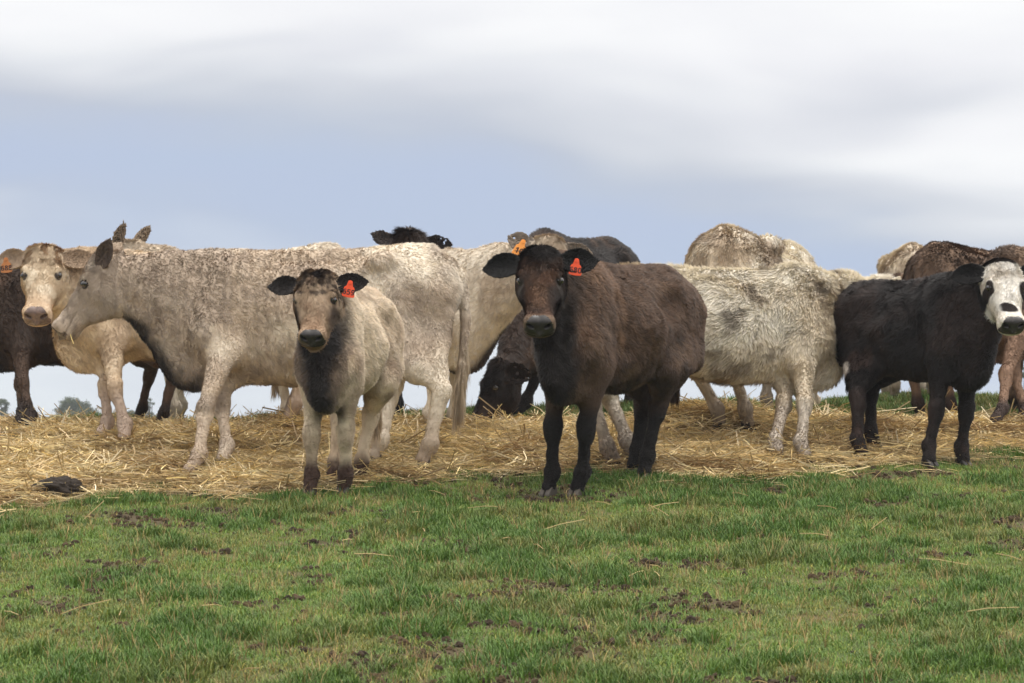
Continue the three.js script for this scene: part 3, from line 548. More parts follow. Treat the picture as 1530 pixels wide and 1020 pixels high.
    let c = mix3(lin(224, 209, 184), lin(242, 234, 218), ss(-0.2, 0.25, blot(x, y, z, 3.2, 5)));
    c = mix3(c, lin(158, 132, 104), ss(0.12, 0.42, blot(x, y, z, 3.6, 21)) * 0.7 * (tag === T_TRUNK ? 1 : 0.5));
    c = mix3(c, lin(112, 90, 68), ss(0.2, 0.45, blot(x, y, z, 6.5, 33)) * (tag === T_LEG ? 0.15 : 0.6));
    if (tag === T_LEG) c = mix3(c, lin(150, 130, 116), ss(0.42, 0.2, y) * 0.5);
    if (tag === T_LEG) c = mudLegs(c, x, y, z, 0.12, lin(120, 100, 84));
    return c;
  },
  pale(x, y, z, tag, h) {
    let c = mix3(lin(204, 189, 168), lin(228, 217, 199), ss(-0.2, 0.25, blot(x, y, z, 3, 15)));
    c = mix3(c, lin(164, 138, 110), ss(0.1, 0.42, blot(x, y, z, 4.5, 12)) * 0.5);
    if ((tag === T_NECK || tag === T_TRUNK) && x > 0.4) c = mix3(c, lin(60, 50, 46), ss(0.07, 0.03, Math.abs(z)) * ss(0.7, 0.6, y));
    if (tag === T_LEG) c = mudLegs(c, x, y, z, 0.16, lin(120, 98, 82));
    if (tag === T_EAR) c = h.inEar ? lin(120, 108, 96) : lin(160, 142, 122);
    return c;
  },
  brown(x, y, z, tag, h) {
    let c = mix3(lin(92, 70, 55), lin(60, 46, 37), ss(-0.2, 0.25, blot(x, y, z, 2.4, 7)));
    if (tag === T_NECK || tag === T_TRUNK) c = mix3(c, lin(36, 30, 27), ss(0.10, 0.05, Math.abs(z)) * ss(0.45, 0.55, x) * ss(0.8, 0.6, y));
    if (tag === T_LEG) c = mix3(c, lin(88, 68, 54), ss(0.55, 0.4, y) * 0.6);
    if (tag === T_LEG) c = mix3(c, lin(48, 38, 33), ss(0.2, 0.12, y));
    return c;
  },
  midBrown(x, y, z, tag, h) {
    let c = mix3(lin(128, 104, 84), lin(98, 77, 61), ss(-0.2, 0.25, blot(x, y, z, 2.8, 7)));
    c = mix3(c, lin(66, 52, 44), ss(0.1, 0.4, blot(x, y, z, 6, 2)) * 0.5);
    if (tag === T_LEG) c = mix3(lin(140, 112, 92), lin(62, 48, 42), ss(0.16, 0.1, y));
    return c;
  },
  dark(x, y, z, tag, h) {
    let c = mix3(lin(60, 46, 38), lin(32, 25, 22), ss(-0.2, 0.2, blot(x, y, z, 3, 2)));
    c = mix3(c, lin(104, 78, 58), ss(0.2, 0.5, blot(x, y, z, 7, 14)) * 0.5);
    if (tag === T_EAR) c = h.inEar ? lin(40, 32, 29) : lin(88, 70, 58);
    if (tag === T_LEG) c = lin(32, 26, 24);
    return c;
  },
  blackCalf(x, y, z, tag, h) {
    let c = mix3(lin(44, 31, 26), lin(24, 17, 15), ss(-0.2, 0.2, blot(x, y, z, 3, 2)));
    c = mix3(c, lin(70, 46, 35), ss(0.15, 0.45, blot(x, y, z, 6, 14)) * 0.35);
    const n = 0.02 * blot(x, y, z, 14, 3);
    const spot = (px, py, pz, r) => { c = mix3(c, lin(214, 204, 194), ss(r + 0.012, r - 0.012, Math.hypot(x - px, y - py, Math.abs(z) - pz) + n * 1.5)); };
    if (tag <= 1) { spot(-0.27, 0.50, Math.abs(z), 0.045); if (tag === 0) spot(0.33, 0.45, Math.abs(z), 0.05); spot(0.57, 0.475, 0.0, 0.075); }
    if (tag === T_HEAD) {
      const nn = 0.03 * blot(x, y, z, 16, 3);
      if (h.t > -0.03 + nn * 0.5) {
        c = mix3(lin(246, 241, 233), lin(222, 210, 194), ss(0.0, 0.4, blot(x, y, z, 12, 1)) * 0.6);
        c = mix3(c, lin(44, 32, 28), ss(0.078, 0.06, Math.hypot((h.t - 0.385) * 0.75, Math.abs(h.w) - 0.218) + nn));
        c = mix3(c, lin(40, 30, 27), ss(0.115, 0.095, Math.hypot((h.t - 0.735) * 1.3 + (h.w - 0.02) * 0.35, (h.w - 0.035) * 0.85) + nn * 0.8) * ss(-0.08, -0.03, h.v));
        c = mix3(c, lin(30, 24, 23), ss(-0.20, -0.225, h.v + nn) * ss(0.5, 0.46, h.t + nn));
        c = mix3(c, lin(216, 204, 186), ss(0.8, 0.9, h.t) * 0.5);
      }
    }
    if (tag === T_EAR) c = lin(16, 12, 11);
    return c;
  },
};

const top = (x, z) => ground(x, z) + Math.max(strawH(x, z), 0);
function G(px, py) { const r = ray(px, py); for (let d = 9; d < 19; d += 0.005) { const t = d / -r[2]; if (EYE + t * r[1] < top(t * r[0], -d)) return [t * r[0], -d]; } return onGround(px, py); }
const cattle = [];
const far = { cell: 0.02, headCell: 0.012, density: 10000, spread: 0.0115, hair: 0.03, vary: 0.1 };
// large pale grey cow in profile, chewing a stalk
cattle.push(makeCow({ name: 'cow', category: 'cow', nose: lin(84, 72, 66), lid: lin(60, 52, 48), label: 'large pale grey cow in profile with crinkled coat, chewing a stalk', seed: 11,
  at: [-1.14, -13.64], fwd: [-0.992, 0.12], H: 1.23, len: 1.03, deep: 1.03, fat: 0.94, rump: 0.04, neck: 0.93, neckY: -0.03, headHair: 0.9, coat: coats.grey, density: 15500, hair: 0.021, curlScale: 14, curl: 0.5, hook: 0.035, vary: 0.15,
  wave: (x, y, z, tg) => (x > 0.05 && tg !== T_LEG ? 0.42 * Math.sin(x * 110 + 6 * n3(x * 5, y * 5, z * 5)) : 0),
  feet: { fl: G(282, 718), fr: G(333, 699), hl: G(632, 700), hr: G(560, 692) }, paleHoof: true,
  head: { poll: [150, 386, 13.5], dir: [-1, 0.06], pitch: 55, len: 0.49, wide: 0.95, tuft: 0.5, earLen: 0.40, ears: [{ out: 0.65, up: 0.9, fore: 0.2, nf: 0.15, nd: -0.1, no: 0.95, width: 0.2 }, { out: 0.4, up: 0.9, fore: 0.1, nf: 0.2, no: 0.9 }] },
  tail: [[-0.665, 0.90, -0.01], [-0.685, 0.70, -0.03], [-0.665, 0.48, -0.05], [-0.65, 0.32, -0.06]], switchLen: 0.26, switchDir: [0.06, -0.05], switchCol: lin(190, 172, 148) }));
// grey calf with dark chest
cattle.push(makeCow({ name: 'calf', category: 'calf', label: 'grey-tan calf with dark chest, black ears and an orange tag, facing out', seed: 12,
  at: [-0.885, -12.64], fwd: [-0.2, 0.98], H: 1.07, len: 0.80, deep: 0.87, fat: 0.73, rump: 0.02, neck: 0.78, coat: coats.calf, density: 17000, hair: 0.021, bone: 1.05,
  feet: { fl: G(514, 737), fr: G(463, 741), hl: G(538, 719), hr: G(499, 722) },
  head: { poll: [474, 415, 12.1], dir: [-0.07, 1], pitch: 55, len: 0.378, wide: 1.24, tuft: 1.6, earLen: 0.49, ears: [{ out: 0.9, up: 0.30, fore: -0.15, width: 0.22 }, { out: 0.95, up: 0.10, fore: -0.15, width: 0.22 }] },
  tag: { ear: -1, text: '659', color: lin(228, 70, 8), label: 'orange ear tag numbered 659', size: 0.058, along: 0.38, drop: 0.045, tilt: -0.18 } }));
// brown heifer
cattle.push(makeCow({ name: 'heifer', category: 'heifer', label: 'brown heifer with black lower legs and orange-red ear tag, facing out', seed: 13,
  at: [0.60, -12.74], fwd: [-0.53, 0.848], H: 1.19, len: 0.9, deep: 0.93, fat: 0.83, rump: 0.02, neck: 0.78, tail: [[-0.64, 0.86, 0], [-0.62, 0.7, 0], [-0.60, 0.55, 0.0], [-0.59, 0.45, 0.0]], switchLen: 0.12, coat: coats.heifer, density: 15500, hair: 0.024, vary: 0.34, paleHoof: true,
  feet: { fl: G(862, 741), fr: G(820, 741), hl: G(962, 717), hr: G(948, 708) },
  head: { poll: [808, 380, 12.0], dir: [-0.05, 1], pitch: 54, len: 0.45, wide: 1.08, tuft: 0.9, earLen: 0.49, ears: [{ out: 0.92, up: 0.26, fore: -0.15, width: 0.24 }, { out: 0.98, up: 0.02, fore: -0.2, width: 0.24 }] },
  tag: { ear: -1, text: '680', color: lin(222, 70, 8), label: 'orange-red ear tag with dark digits', size: 0.058, along: 0.36, drop: 0.04, tilt: -0.15 } }));
// black calf with white face
cattle.push(makeCow({ name: 'calf', category: 'calf', label: 'black calf with a white face and black eye patches', seed: 14,
  at: [2.39, -13.92], fwd: [0.56, 0.83], H: 1.05, len: 0.84, deep: 0.92, fat: 0.86, rump: 0.0, neck: 0.88, tail: [[-0.64, 0.86, 0], [-0.62, 0.7, 0], [-0.60, 0.55, 0.0], [-0.59, 0.45, 0.0]], switchLen: 0.12, coat: coats.blackCalf, density: 15500, hair: 0.024, bone: 1.1, vary: 0.36,
  feet: { fl: G(1438, 697), fr: G(1388, 697), hl: G(1306, 672), hr: G(1287, 686) },
  head: { poll: [1497, 397, 13.3], dir: [0.06, 1], pitch: 53, len: 0.42, wide: 1.12, tuft: 1.0, earLen: 0.49, ears: [{ out: 0.95, up: 0.1, fore: -0.15, width: 0.22 }, { out: 0.98, up: 0.08, fore: -0.2, width: 0.24 }] } }));
// cream shaggy yearling in profile
cattle.push(makeCow({ name: 'cow', category: 'cow', label: 'shaggy cream cow with muddy flank, side on between brown heifer and black calf', seed: 15,
  at: [1.25, -14.12], fwd: [0.975, -0.22], H: 1.115, len: 1.03, deep: 1.0, fat: 0.95, coat: coats.cream, density: 12000, hair: 0.05, spread: 0.012, curl: 0.7, curlScale: 8, vary: 0.12, lift0: 0.34, bone: 1.05,
  feet: { fl: G(1160, 684), fr: G(1202, 690), hl: G(946, 690), hr: G(916, 697) },
  head: { poll: [1322, 425, 14.85], dir: [1, -0.5], pitch: 60, len: 0.42, hidden: true }, headCell: 0.01 }));
// cream cow looking out at the left
cattle.push(makeCow({ name: 'cow', category: 'cow', label: 'cream cow turning its face out, behind the large pale grey cow', seed: 16,
  at: [-2.02, -14.72], fwd: [-0.985, 0.10], H: 1.2, len: 1.0, deep: 0.93, fat: 0.95, neck: 0.88, coat: coats.creamLeft, density: 13000, hair: 0.022,
  feet: { fl: G(186, 664), fr: G(152, 660) },
  head: { poll: [66, 376, 14.35], dir: [0.02, 1], pitch: 54, len: 0.485, wide: 1.04, tuft: 1.8, earLen: 0.49, ears: [{ out: 0.85, up: 0.22, fore: -0.2, width: 0.2 }, { out: 0.9, up: 0.22, fore: -0.2, width: 0.22 }] }, nose: lin(112, 92, 84), lid: lin(70, 62, 60),
  tag: { ear: 1, text: '688', color: lin(168, 104, 48), label: 'worn orange ear tag', size: 0.062, along: 0.55, drop: 0.05, tilt: 0.1 } }));
// brown young cow at the left, head out of the picture
cattle.push(makeCow({ ...far, name: 'cow', category: 'cow', label: 'dark brown cow in profile behind the cream cow that looks out', seed: 17, density: 8500,
  at: [-2.86, -15.62], fwd: [-0.995, 0.09], H: 1.05, len: 0.98, deep: 0.98, coat: coats.brown,
  feet: { fl: G(46, 645), fr: G(28, 640), hl: G(238, 641), hr: G(206, 634) },
  head: { poll: [-75, 415, 15.5], dir: [-1, 0.3], pitch: 55, len: 0.42 },
  tail: [[-0.66, 0.90, 0], [-0.71, 0.72, -0.02], [-0.72, 0.55, -0.03], [-0.71, 0.42, -0.04]], switchLen: 0.3, switchCol: lin(122, 92, 66), switchDir: [0.35, -0.1] }));
// pale cow whose ears and back rise behind the grey cow
cattle.push(makeCow({ ...far, name: 'cow', category: 'cow', label: 'pale cow mostly hidden behind the large grey cow, its ears upright', seed: 18,
  at: [-1.88, -16.45], fwd: [-1, 0.0], H: 1.17, rump: 0.07, coat: coats.pale,
  head: { poll: [186, 368, 16.4], dir: [-0.9, -0.45], pitch: 50, len: 0.46, tuft: 1.2, earLen: 0.56, ears: [{ out: 0.3, up: 0.9, fore: 0.3, nf: 0.9, width: 0.2 }, { out: 0.3, up: 0.9, fore: 0.3, nf: 0.9, width: 0.2 }] } }));
// pale cow facing right between grey cow and heifer
cattle.push(makeCow({ ...far, name: 'cow', category: 'cow', label: 'pale cow with wrinkled neck and a yellow tag, its head behind the heifer', seed: 19, density: 11000, spread: 0.010, hair: 0.02, cell: 0.016,
  at: [-0.88, -15.12], fwd: [0.86, 0.5], H: 1.165, deep: 1.0, neck: 1.02, coat: coats.pale, curl: 0.35,
  wave: (x, y, z, tg) => (tg === T_NECK || x > 0.4 ? 0.5 * Math.sin(x * 70 - y * 20) : 0),
  head: { poll: [818, 362, 14.2], dir: [0.08, 1], pitch: 60, len: 0.45, wide: 0.95, tuft: 2.0, earLen: 0.49, ears: [{ out: 0.95, up: 0.0, fore: -0.2, width: 0.22 }, { out: 0.8, up: 0.75, fore: -0.2, width: 0.24 }] },
  tag: { ear: 1, text: '10', color: lin(238, 152, 62), label: 'pale orange-yellow ear tag', size: 0.07, along: 0.45, drop: 0.05, tilt: -0.4 } }));
// dark cow looking over the grey cow's back
cattle.push(makeCow({ ...far, name: 'cow', category: 'cow', label: 'dark brown cow whose tufted poll and furry ears rise above the large grey cow', seed: 20,
  at: [-0.72, -17.45], fwd: [0.03, 1], H: 1.24, coat: coats.dark,
  head: { poll: [611, 354, 16.55], dir: [0, 1], pitch: 64, len: 0.46, wide: 1.1, tuft: 3.2, earLen: 0.5, ears: [{ out: 0.93, up: 0.12, fore: -0.2, width: 0.2 }, { out: 0.75, up: 0.5, fore: -0.2, width: 0.18 }] } }));
// dark cow feeding, head down
cattle.push(makeCow({ ...far, name: 'cow', category: 'cow', label: 'dark brown cow feeding head down in the straw behind the heifer', seed: 21, density: 9000, hair: 0.034,
  at: [0.47, -16.65], fwd: [-0.42, 0.9], H: 1.23, rump: 0.05, deep: 1.04, fat: 1.08, coat: coats.dark,
  feet: { fl: G(768, 629), fr: G(735, 634) },
  head: { poll: [742, 545, 15.4], dir: [-0.9, 0.45], pitch: 62, len: 0.46, ears: [{ out: 0.8, up: 0.1, fore: -0.5 }, { out: 0.8, up: 0.1, fore: -0.5 }] }, neckArch: 0.0 }));
// tall pale cow seen from behind
cattle.push(makeCow({ ...far, name: 'cow', category: 'cow', label: 'tall shaggy pale cow from behind, its rump rising over the shaggy cream cow', seed: 22, density: 10000, hair: 0.04,
  at: [1.72, -16.08], fwd: [0.48, -0.88], H: 1.22, rump: 0.05, hook: 0.03, fat: 1.22, coat: coats.cream,
  feet: { hl: G(1075, 643), hr: G(1117, 643) },
  head: { poll: [1195, 520, 17.2], dir: [0.5, -0.8], pitch: 60, len: 0.46, hidden: true } }));
// brown cow rump behind the black calf
cattle.push(makeCow({ ...far, name: 'cow', category: 'cow', label: 'brown cow seen from behind over the back of the black calf', seed: 23,
  at: [3.35, -16.25], fwd: [0.75, -0.66], H: 1.14, rump: 0.03, coat: coats.midBrown,
  head: { poll: [1340, 420, 16.9], dir: [-0.2, -0.9], pitch: 60, len: 0.44, hidden: true, noEars: true } }));
// brown cow at the right, facing left
cattle.push(makeCow({ ...far, name: 'cow', category: 'cow', label: 'mid-brown cow side on behind the white-faced calf, one foreleg stepping forward', seed: 24, density: 9500,
  at: [3.92, -15.72], fwd: [-1, 0.04], H: 1.15, coat: coats.midBrown,
  feet: { fl: G(1486, 638), fr: G(1530, 634) },
  head: { poll: [1440, 450, 15.4], dir: [-0.35, 0.5], pitch: 70, len: 0.44, hidden: true, noEars: true } }));
// pale cow farther behind
cattle.push(makeCow({ ...far, name: 'cow', category: 'cow', label: 'curly white cow showing only its rump above the rump of the black calf', seed: 25, hair: 0.04,
  at: [3.12, -18.2], fwd: [0.1, -1], H: 1.13, rump: 0.03, coat: coats.cream,
  head: { poll: [1390, 470, 19.2], dir: [0, -1], pitch: 60, len: 0.44, hidden: true, noEars: true } }));
console.log('hair', hairTotal, 'tris', triTotal);

// stalk in the grey cow's mouth
{
  const c = cattle[0], a = c.hp(0.90, -0.20, -0.12), p = V(a[0] * c.H, a[1] * c.H, a[2] * c.H);
  const crv = new THREE.CatmullRomCurve3([p.clone().add(V(-0.02, 0.015, 0.02)), p.clone().add(V(-0.012, -0.03, -0.012)), p.clone().add(V(-0.03, -0.085, -0.02))]);
  const m = new THREE.Mesh(new THREE.TubeGeometry(crv, 8, 0.0035, 6), std({ color: new THREE.Color(...lin(214, 190, 130)) })); m.castShadow = true;
  const w = new THREE.Group(); w.add(m); m.name = 'stalk'; w.position.copy(c.grp.position); w.rotation.copy(c.grp.rotation); w.updateMatrixWorld(); m.geometry.applyMatrix4(w.matrix); w.remove(m);
  put(m, 'straw_stalk', 'straw stalk hanging from the grey cow\'s mouth', 'straw');
}

// ------------------------------------------------------------------ straw
{
  const bed = new THREE.Group(); put(bed, 'straw_bed', 'thick bed of loose golden straw scattered under the cattle', 'straw', null, 'stuff');
  { // matted layer underneath
    const pos = [], col = [], idx = [], st = 0.05, x0 = -6, x1 = 6, z0 = -11, z1 = -16.6, nx = Math.round((x1 - x0) / st) + 1, nz = Math.round((z0 - z1) / st) + 1, ok = [];
    for (let j = 0; j < nz; j++) for (let i = 0; i < nx; i++) {
      const x = x0 + i * st, z = z0 - j * st, e = strawIn(x, z); ok.push(e > -0.06);
      pos.push(x, ground(x, z) + strawH(x, z), z);
      let c = mix3(lin(158, 130, 84), lin(118, 94, 60), ss(-0.3, 0.3, fbm(x * 5, 1, z * 5, 3))); col.push(...c);
    }
    for (let j = 0; j < nz - 1; j++) for (let i = 0; i < nx - 1; i++) { const a = j * nx + i, b = a + 1, c = a + nx, d = c + 1; if (ok[a] && ok[b] && ok[c] && ok[d]) idx.push(a, b, c, b, d, c); }
    const g = new THREE.BufferGeometry(); g.setAttribute('position', new THREE.Float32BufferAttribute(pos, 3)); g.setAttribute('color', new THREE.Float32BufferAttribute(col, 3)); g.setIndex(idx); g.computeVertexNormals();
    const m = part(bed, 'matted_straw', g, std({ vertexColors: true, roughness: 1 })); m.userData.kind = 'stuff';
  }
  const bunch = (n, len, flat, s) => {
    reseed(s); const list = [];
    for (let i = 0; i < n; i++) {
      const a = rnd() * 6.283, el = rr(-0.12, flat), L = rr(len * 0.35, len), c = V(rr(-0.11, 0.11), rr(0, 0.035), rr(-0.11, 0.11)), d = V(Math.cos(a) * Math.cos(el), Math.sin(el), Math.sin(a) * Math.cos(el)), k = rnd() < 0.3 ? rr(-0.35, 0.35) : rr(-0.08, 0.08), sd = new THREE.Vector3().crossVectors(d, V(0, 1, 0)).normalize();
      const p = [-0.5, 0, 0.5].map(t => c.clone().addScaledVector(d, t * L).addScaledVector(sd, k * L * t * t).add(V(0, -Math.abs(t) * 0.02 * rnd(), 0)));
      const th = rr(0, 3.14), side = sd.clone().applyAxisAngle(d, th), g = rr(0.7, 1.25), y = rr(0.85, 1.1), w = rr(0.0034, 0.0072);
      list.push({ p, w, side, c: [g, g * (0.97 + 0.03 * y), g * y] });
      list.push({ p, w, side: side.clone().applyAxisAngle(d, 1.57), c: [g, g * (0.97 + 0.03 * y), g * y] });
    }
    return ribbons(list, true);
  };
  const variants = [bunch(9, 0.26, 0.25, 1), bunch(9, 0.36, 0.4, 2), bunch(8, 0.18, 0.6, 3), bunch(7, 0.42, 0.7, 4)];
  const sets = variants.map(() => ({ m: [], c: [] })), q = new THREE.Quaternion(), e = new THREE.Euler(), M = new THREE.Matrix4();
  reseed(99);
  const drop = (x, z, y, tilt, sc) => {
    const v = Math.min(3, Math.floor(rnd() * 3.25)), s = sets[v]; e.set(rr(-tilt, tilt), rnd() * 6.283, rr(-tilt, tilt)); q.setFromEuler(e);
    M.compose(V(x, y, z), q, V(sc, sc * (rnd() < 0.14 ? rr(0.7, 1.15) : rr(0.3, 0.62)), sc)); s.m.push(...M.elements);
    let c = mix3(lin(236, 219, 178), lin(208, 184, 136), rnd()); c = mix3(c, lin(150, 116, 68), ss(0.0, 0.35, fbm(x * 3, 5, z * 3, 3)) * 0.7); if (rnd() < 0.22) c = lin(240, 224, 182); s.c.push(...c);
  };
  for (let k = 0; k < 42000; k++) {
    const x = rr(-5.2, 5.2), z = rr(-16.3, -11.6); if (Math.abs(x) > -z * 0.26 + 0.9) continue; const i = strawIn(x, z);
    if (i < 0) { if (rnd() > 0.5 * Math.exp(i * 14)) continue; } else if (i < 0.2 && rnd() > 0.45 + i * 2.5) continue;
    drop(x, z, ground(x, z) + Math.max(strawH(x, z), 0.01) + rr(-0.014, 0.008), i > 0 ? (rnd() < 0.15 ? 0.45 : 0.2) : 0.1, rr(0.75, 1.15));
  }
  sets.forEach((s, i) => stuffPart(bed, 'loose_straw', variants[i], std({ vertexColors: true, roughness: 0.62 }), s.m, s.c));
  // single stalks fallen on the grass
  const single = (() => { const d = V(1, 0, 0), p = [-0.5, -0.1, 0.5].map(t => V(t, 0.03 * (0.25 - t * t) * 4, 0.05 * t * t)); return ribbons([{ p, w: 0.02, side: V(0, 0, 1) }, { p, w: 0.02, side: V(0, 1, 0) }], false); })();
  const sm = [], sC = [];
  for (let k = 0; k < 900; k++) {
    const x = rr(-4.6, 4.6), z = rr(-15.6, -7); if (Math.abs(x) > -z * 0.25 + 0.6 || strawIn(x, z) > 0) continue; const dist = Math.max(0, -strawIn(x, z)); if (rnd() > Math.exp(-dist * 1.4) + 0.10) continue;
    e.set(rr(-0.1, 0.1), rnd() * 6.283, rnd() < 0.12 ? rr(0.5, 1.3) : rr(-0.15, 0.25)); q.setFromEuler(e); const L = rr(0.06, 0.24); M.compose(V(x, ground(x, z) + rr(0.022, 0.045), z), q, V(L, 0.2, 0.2)); sm.push(...M.elements);
    sC.push(...mix3(lin(216, 196, 148), lin(176, 150, 104), rnd()));
  }
  stuffPart(bed, 'fallen_stalks', single, std({ roughness: 0.7 }), sm, sC);
}

// ------------------------------------------------------------------ grass
{
  const tuft = (n, h0, h1, spread, lean, w, s) => {
    reseed(s); const list = [];
    for (let i = 0; i < n; i++) {
      const a = rnd() * 6.283, r = spread * Math.sqrt(rnd()), az = rnd() * 6.283, L = rr(h0, h1), ln = rr(0.2, lean), root = V(r * Math.cos(a), -0.006, r * Math.sin(a)), dir = V(Math.cos(az), 0, Math.sin(az));
      const p = [0, 0.4, 0.75, 1].map(t => root.clone().addScaledVector(dir, L * ln * t * t).add(V(0, L * (t - 0.35 * ln * t * t), 0)));
      const g = rr(0.75, 1.25), yl = rr(-0.12, 0.12), dry = rnd() < 0.07;
      list.push({ p, w: rr(w * 0.7, w * 1.2), side: V(-dir.z, 0, dir.x), tip: 1, c: dry ? [2.4 * g, 1.5 * g, 1.5 * g] : [g * (1 + yl), g, g * (1 - yl)] });
    }
    return ribbons(list, true);
  };
  const kinds = [tuft(18, 0.015, 0.04, 0.045, 1.1, 0.0034, 5), tuft(22, 0.025, 0.06, 0.035, 0.9, 0.0038, 6), tuft(16, 0.012, 0.03, 0.055, 1.3, 0.0036, 7)];
  const dryTuft = tuft(8, 0.04, 0.10, 0.02, 0.6, 0.0026, 8);
  const sets = [...kinds, dryTuft].map(() => ({ m: [], c: [] })), q = new THREE.Quaternion(), e = new THREE.Euler(), M = new THREE.Matrix4();
  reseed(7);
  const TRY = 190000;
  for (let k = 0; k < TRY; k++) {
    const d = 5.6 + 13.2 * Math.pow(rnd(), 1.05), z = -d, x = rr(-1, 1) * (d * 0.25 + 0.9);
    const i = strawIn(x, z); if (i > 0.02 && rnd() < 0.93 + Math.min(i, 0.07)) continue;
    const bare = ss(0.14, 0.36, fbm(x * 3.4 + 40, 2, z * 3.4, 4)), lush = fbm(x * 2.4 + 9, 6, z * 2.4, 4), clump = n3(x * 7, 8, z * 7);
    if (rnd() < bare * 0.75) continue; if (rnd() < 0.25 * ss(0.1, -0.4, clump)) continue;
    const v = rnd() < 0.05 ? 3 : lush + clump * 0.35 > 0.12 ? (rnd() < 0.7 ? 1 : 0) : (rnd() < 0.55 ? 0 : 2), s = sets[v];
    e.set(rr(-0.2, 0.2), rnd() * 6.283, rr(-0.2, 0.2)); q.setFromEuler(e);
    const sc = rr(0.7, 1.15) * (1 + 0.45 * lush + 0.22 * clump) * (d > 14 ? 1.25 : 1); M.compose(V(x, ground(x, z), z), q, V(sc, sc, sc)); s.m.push(...M.elements);
    let c = mix3(lin(112, 140, 50), lin(84, 120, 38), ss(-0.3, 0.3, lush + rr(-0.2, 0.2))); c = mix3(c, lin(138, 128, 70), 0.4 * ss(0.0, 0.4, fbm(x * 3.1, 3, z * 3.1, 3) + rr(-0.1, 0.1))); c = mix3(c, lin(84, 120, 44), 0.5 * ss(0.1, 0.5, clump));
    if (v === 3) c = mix3(lin(176, 156, 108), lin(146, 122, 82), rnd());
    const f = rr(0.85, 1.15); s.c.push(c[0] * f, c[1] * f, c[2] * f);
  }
  const gm = new THREE.MeshPhysicalMaterial({ vertexColors: true, roughness: 0.6, side: THREE.DoubleSide, transmission: 0.25, thickness: 0 });
  const grass = new THREE.Group(); put(grass, 'pasture_grass', 'short green pasture grass covering the slope before the straw', 'grass', null, 'stuff');
  sets.forEach((s, i) => stuffPart(grass, i === 3 ? 'dry_grass' : 'grass_tufts', i === 3 ? dryTuft : kinds[i], i === 3 ? std({ vertexColors: true }) : gm, s.m, s.c));
  { // crumbs of soil where the turf is trodden bare
    const g = new THREE.IcosahedronGeometry(1, 1), p = g.attributes.position; for (let i = 0; i < p.count; i++) { const f = 1 + 0.4 * n3(p.getX(i) * 2, p.getY(i) * 2, p.getZ(i) * 2 + 3); p.setXYZ(i, p.getX(i) * f, p.getY(i) * f * 0.7, p.getZ(i) * f); } g.computeVertexNormals();
    const m = [], c = []; reseed(55);
    for (let k = 0; k < 60000 && c.length < 27000; k++) { const d = 6 + 9 * rnd(), z = -d, x = rr(-1, 1) * (d * 0.25 + 0.7); if (strawIn(x, z) > 0 || rnd() > ss(0.12, 0.3, fbm(x * 3.4 + 40, 2, z * 3.4, 4)) + 0.015) continue; e.set(rnd() * 6, rnd() * 6, rnd() * 6); q.setFromEuler(e); const s = 0.004 + 0.016 * rnd() ** 3; M.compose(V(x, ground(x, z) + s * 0.3, z), q, V(s, s, s)); m.push(...M.elements); c.push(...mix3(lin(80, 64, 42), lin(48, 38, 26), rnd())); }
    const soil = new THREE.Group(); put(soil, 'soil_crumbs', 'dark crumbled soil in trodden bare patches of the turf', 'soil', null, 'stuff'); stuffPart(soil, 'crumbs', g, std({ roughness: 1 }), m, c);
  }
  console.log('tufts', sets.map(s => s.c.length / 3));
}

// ------------------------------------------------------------------ dung, far trees
{
  const lump = (name, label, px, py, r, s) => {
    const [x, z] = onGround(px, py), g = new THREE.SphereGeometry(1, 48, 32), p = g.attributes.position;
    for (let i = 0; i < p.count; i++) { const v = V(p.getX(i), p.getY(i), p.getZ(i)), f = 1 + 0.5 * fbm(v.x * 2 + s, v.y * 2, v.z * 2, 4) + 0.12 * n3(v.x * 9, v.y * 9 + s, v.z * 9); p.setXYZ(i, v.x * r * f, Math.max(v.y, -0.3) * r * 0.5 * f, v.z * r * 0.8 * f); }
    g.computeVertexNormals(); const m = new THREE.Mesh(g, std({ color: new THREE.Color(0.026, 0.018, 0.012), roughness: 0.95 })); m.position.set(x, ground(x, z) + Math.max(strawH(x, z), 0) + r * 0.22, z); m.castShadow = m.receiveShadow = true;
    put(m, name, label, 'dung');
  };
  lump('dung_pat', 'dark lump of dung at the edge of the straw before the grey cow', 88, 743, 0.125, 3);
}
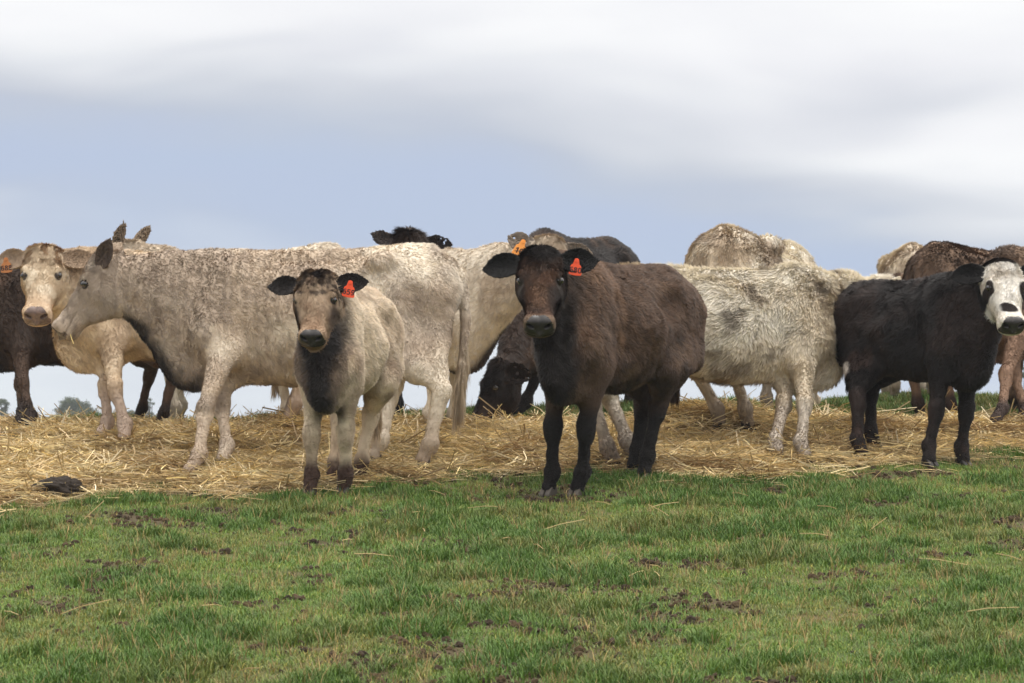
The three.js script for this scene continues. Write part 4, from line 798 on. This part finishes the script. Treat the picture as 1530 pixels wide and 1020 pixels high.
{
  const leaf = (() => { reseed(41); const list = []; for (let i = 0; i < 26; i++) { const c = V(rr(-0.5, 0.5), rr(-0.4, 0.4), rr(-0.5, 0.5)), d = V(rr(-1, 1), rr(-1, 1), rr(-1, 1)).normalize(), s = new THREE.Vector3().crossVectors(d, V(rr(-1, 1), rr(-1, 1), rr(-1, 1))).normalize(), g = rr(0.7, 1.3); list.push({ p: [0, 0.5, 1].map(t => c.clone().addScaledVector(d, t * 0.26)), w: 0.14, side: s, tip: 1, c: [g, g, g] }); } return ribbons(list, true); })();
  const leafMat = std({ vertexColors: true, roughness: 0.7 }), barkMat = std({ color: new THREE.Color(0.09, 0.075, 0.06) });
  const tree = (px, pyTop, wide, tall, d, label, s) => {
    const top = atDepth(px, pyTop, d), k = d / FOCAL, wM = wide * k, gy = ground(top.x, top.z), hM = top.y - gy; reseed(s);
    const g = new THREE.Group(); g.position.set(top.x, gy, top.z); put(g, 'tree', label, 'tree', 'trees beyond the crest');
    const seg = (a, b, ra, rb) => { const c = new THREE.CylinderGeometry(rb, ra, a.distanceTo(b), 7); c.translate(0, a.distanceTo(b) / 2, 0); c.applyQuaternion(new THREE.Quaternion().setFromUnitVectors(V(0, 1, 0), b.clone().sub(a).normalize())); c.translate(a.x, a.y, a.z); return c; };
    const geos = [seg(V(0, 0, 0), V(0.1, hM * 0.55, 0), 0.22, 0.14)], blobs = [];
    for (let i = 0; i < 9; i++) { const a = rnd() * 6.283, r = wM * rr(0.15, 0.46), y = hM - tall * k * rr(0.12, 0.8); geos.push(seg(V(0.1, hM * rr(0.4, 0.55), 0), V(Math.cos(a) * r, y, Math.sin(a) * r), 0.09, 0.03)); blobs.push([Math.cos(a) * r, y, Math.sin(a) * r, wM * rr(0.14, 0.24)]); }
    blobs.push([0, hM - tall * k * 0.3, 0, wM * 0.22]);
    part(g, 'trunk', mergeGeometries(geos), barkMat);
    const m = [], c = [], q = new THREE.Quaternion(), M = new THREE.Matrix4();
    for (const [x, y, z, r] of blobs) for (let i = 0; i < 70; i++) { const v = V(rr(-1, 1), rr(-1, 1), rr(-1, 1)); if (v.lengthSq() > 1) continue; v.multiplyScalar(r); v.y *= 0.62; q.setFromEuler(new THREE.Euler(rnd() * 6, rnd() * 6, rnd() * 6)); const yy = Math.min(y + v.y, hM - 0.1); M.compose(V(x + v.x, yy, z + v.z), q, V(1, 1, 1).multiplyScalar(wM * 0.13)); m.push(...M.elements); c.push(...mix3(lin(66, 80, 50), lin(92, 100, 66), rnd())); }
    stuffPart(g, 'crown', leaf, leafMat, m, c);
  };
  tree(122, 594, 62, 40, 190, 'broad grey-green tree rising past the crest between the brown cow and the cream cow\'s forelegs', 3);
  tree(80, 620, 16, 14, 190, 'small round bush top at the crest beside the broad tree', 4);
  tree(4, 588, 30, 40, 170, 'thin tree at the crest by the brown cow\'s chest', 5);
  tree(220, 592, 18, 34, 190, 'slender tree seen between the cream cow and the grey cow\'s chest', 6);
  tree(200, 612, 26, 22, 200, 'low tree seen behind the cream cow\'s legs', 7);
  tree(1522, 540, 34, 60, 120, 'dark tree beyond the crest behind the legs of the mid-brown cow', 8);
}
scene.fog = new THREE.FogExp2(new THREE.Color(0.75, 0.8, 0.88), 0.0008);
renderer.render(scene, camera);
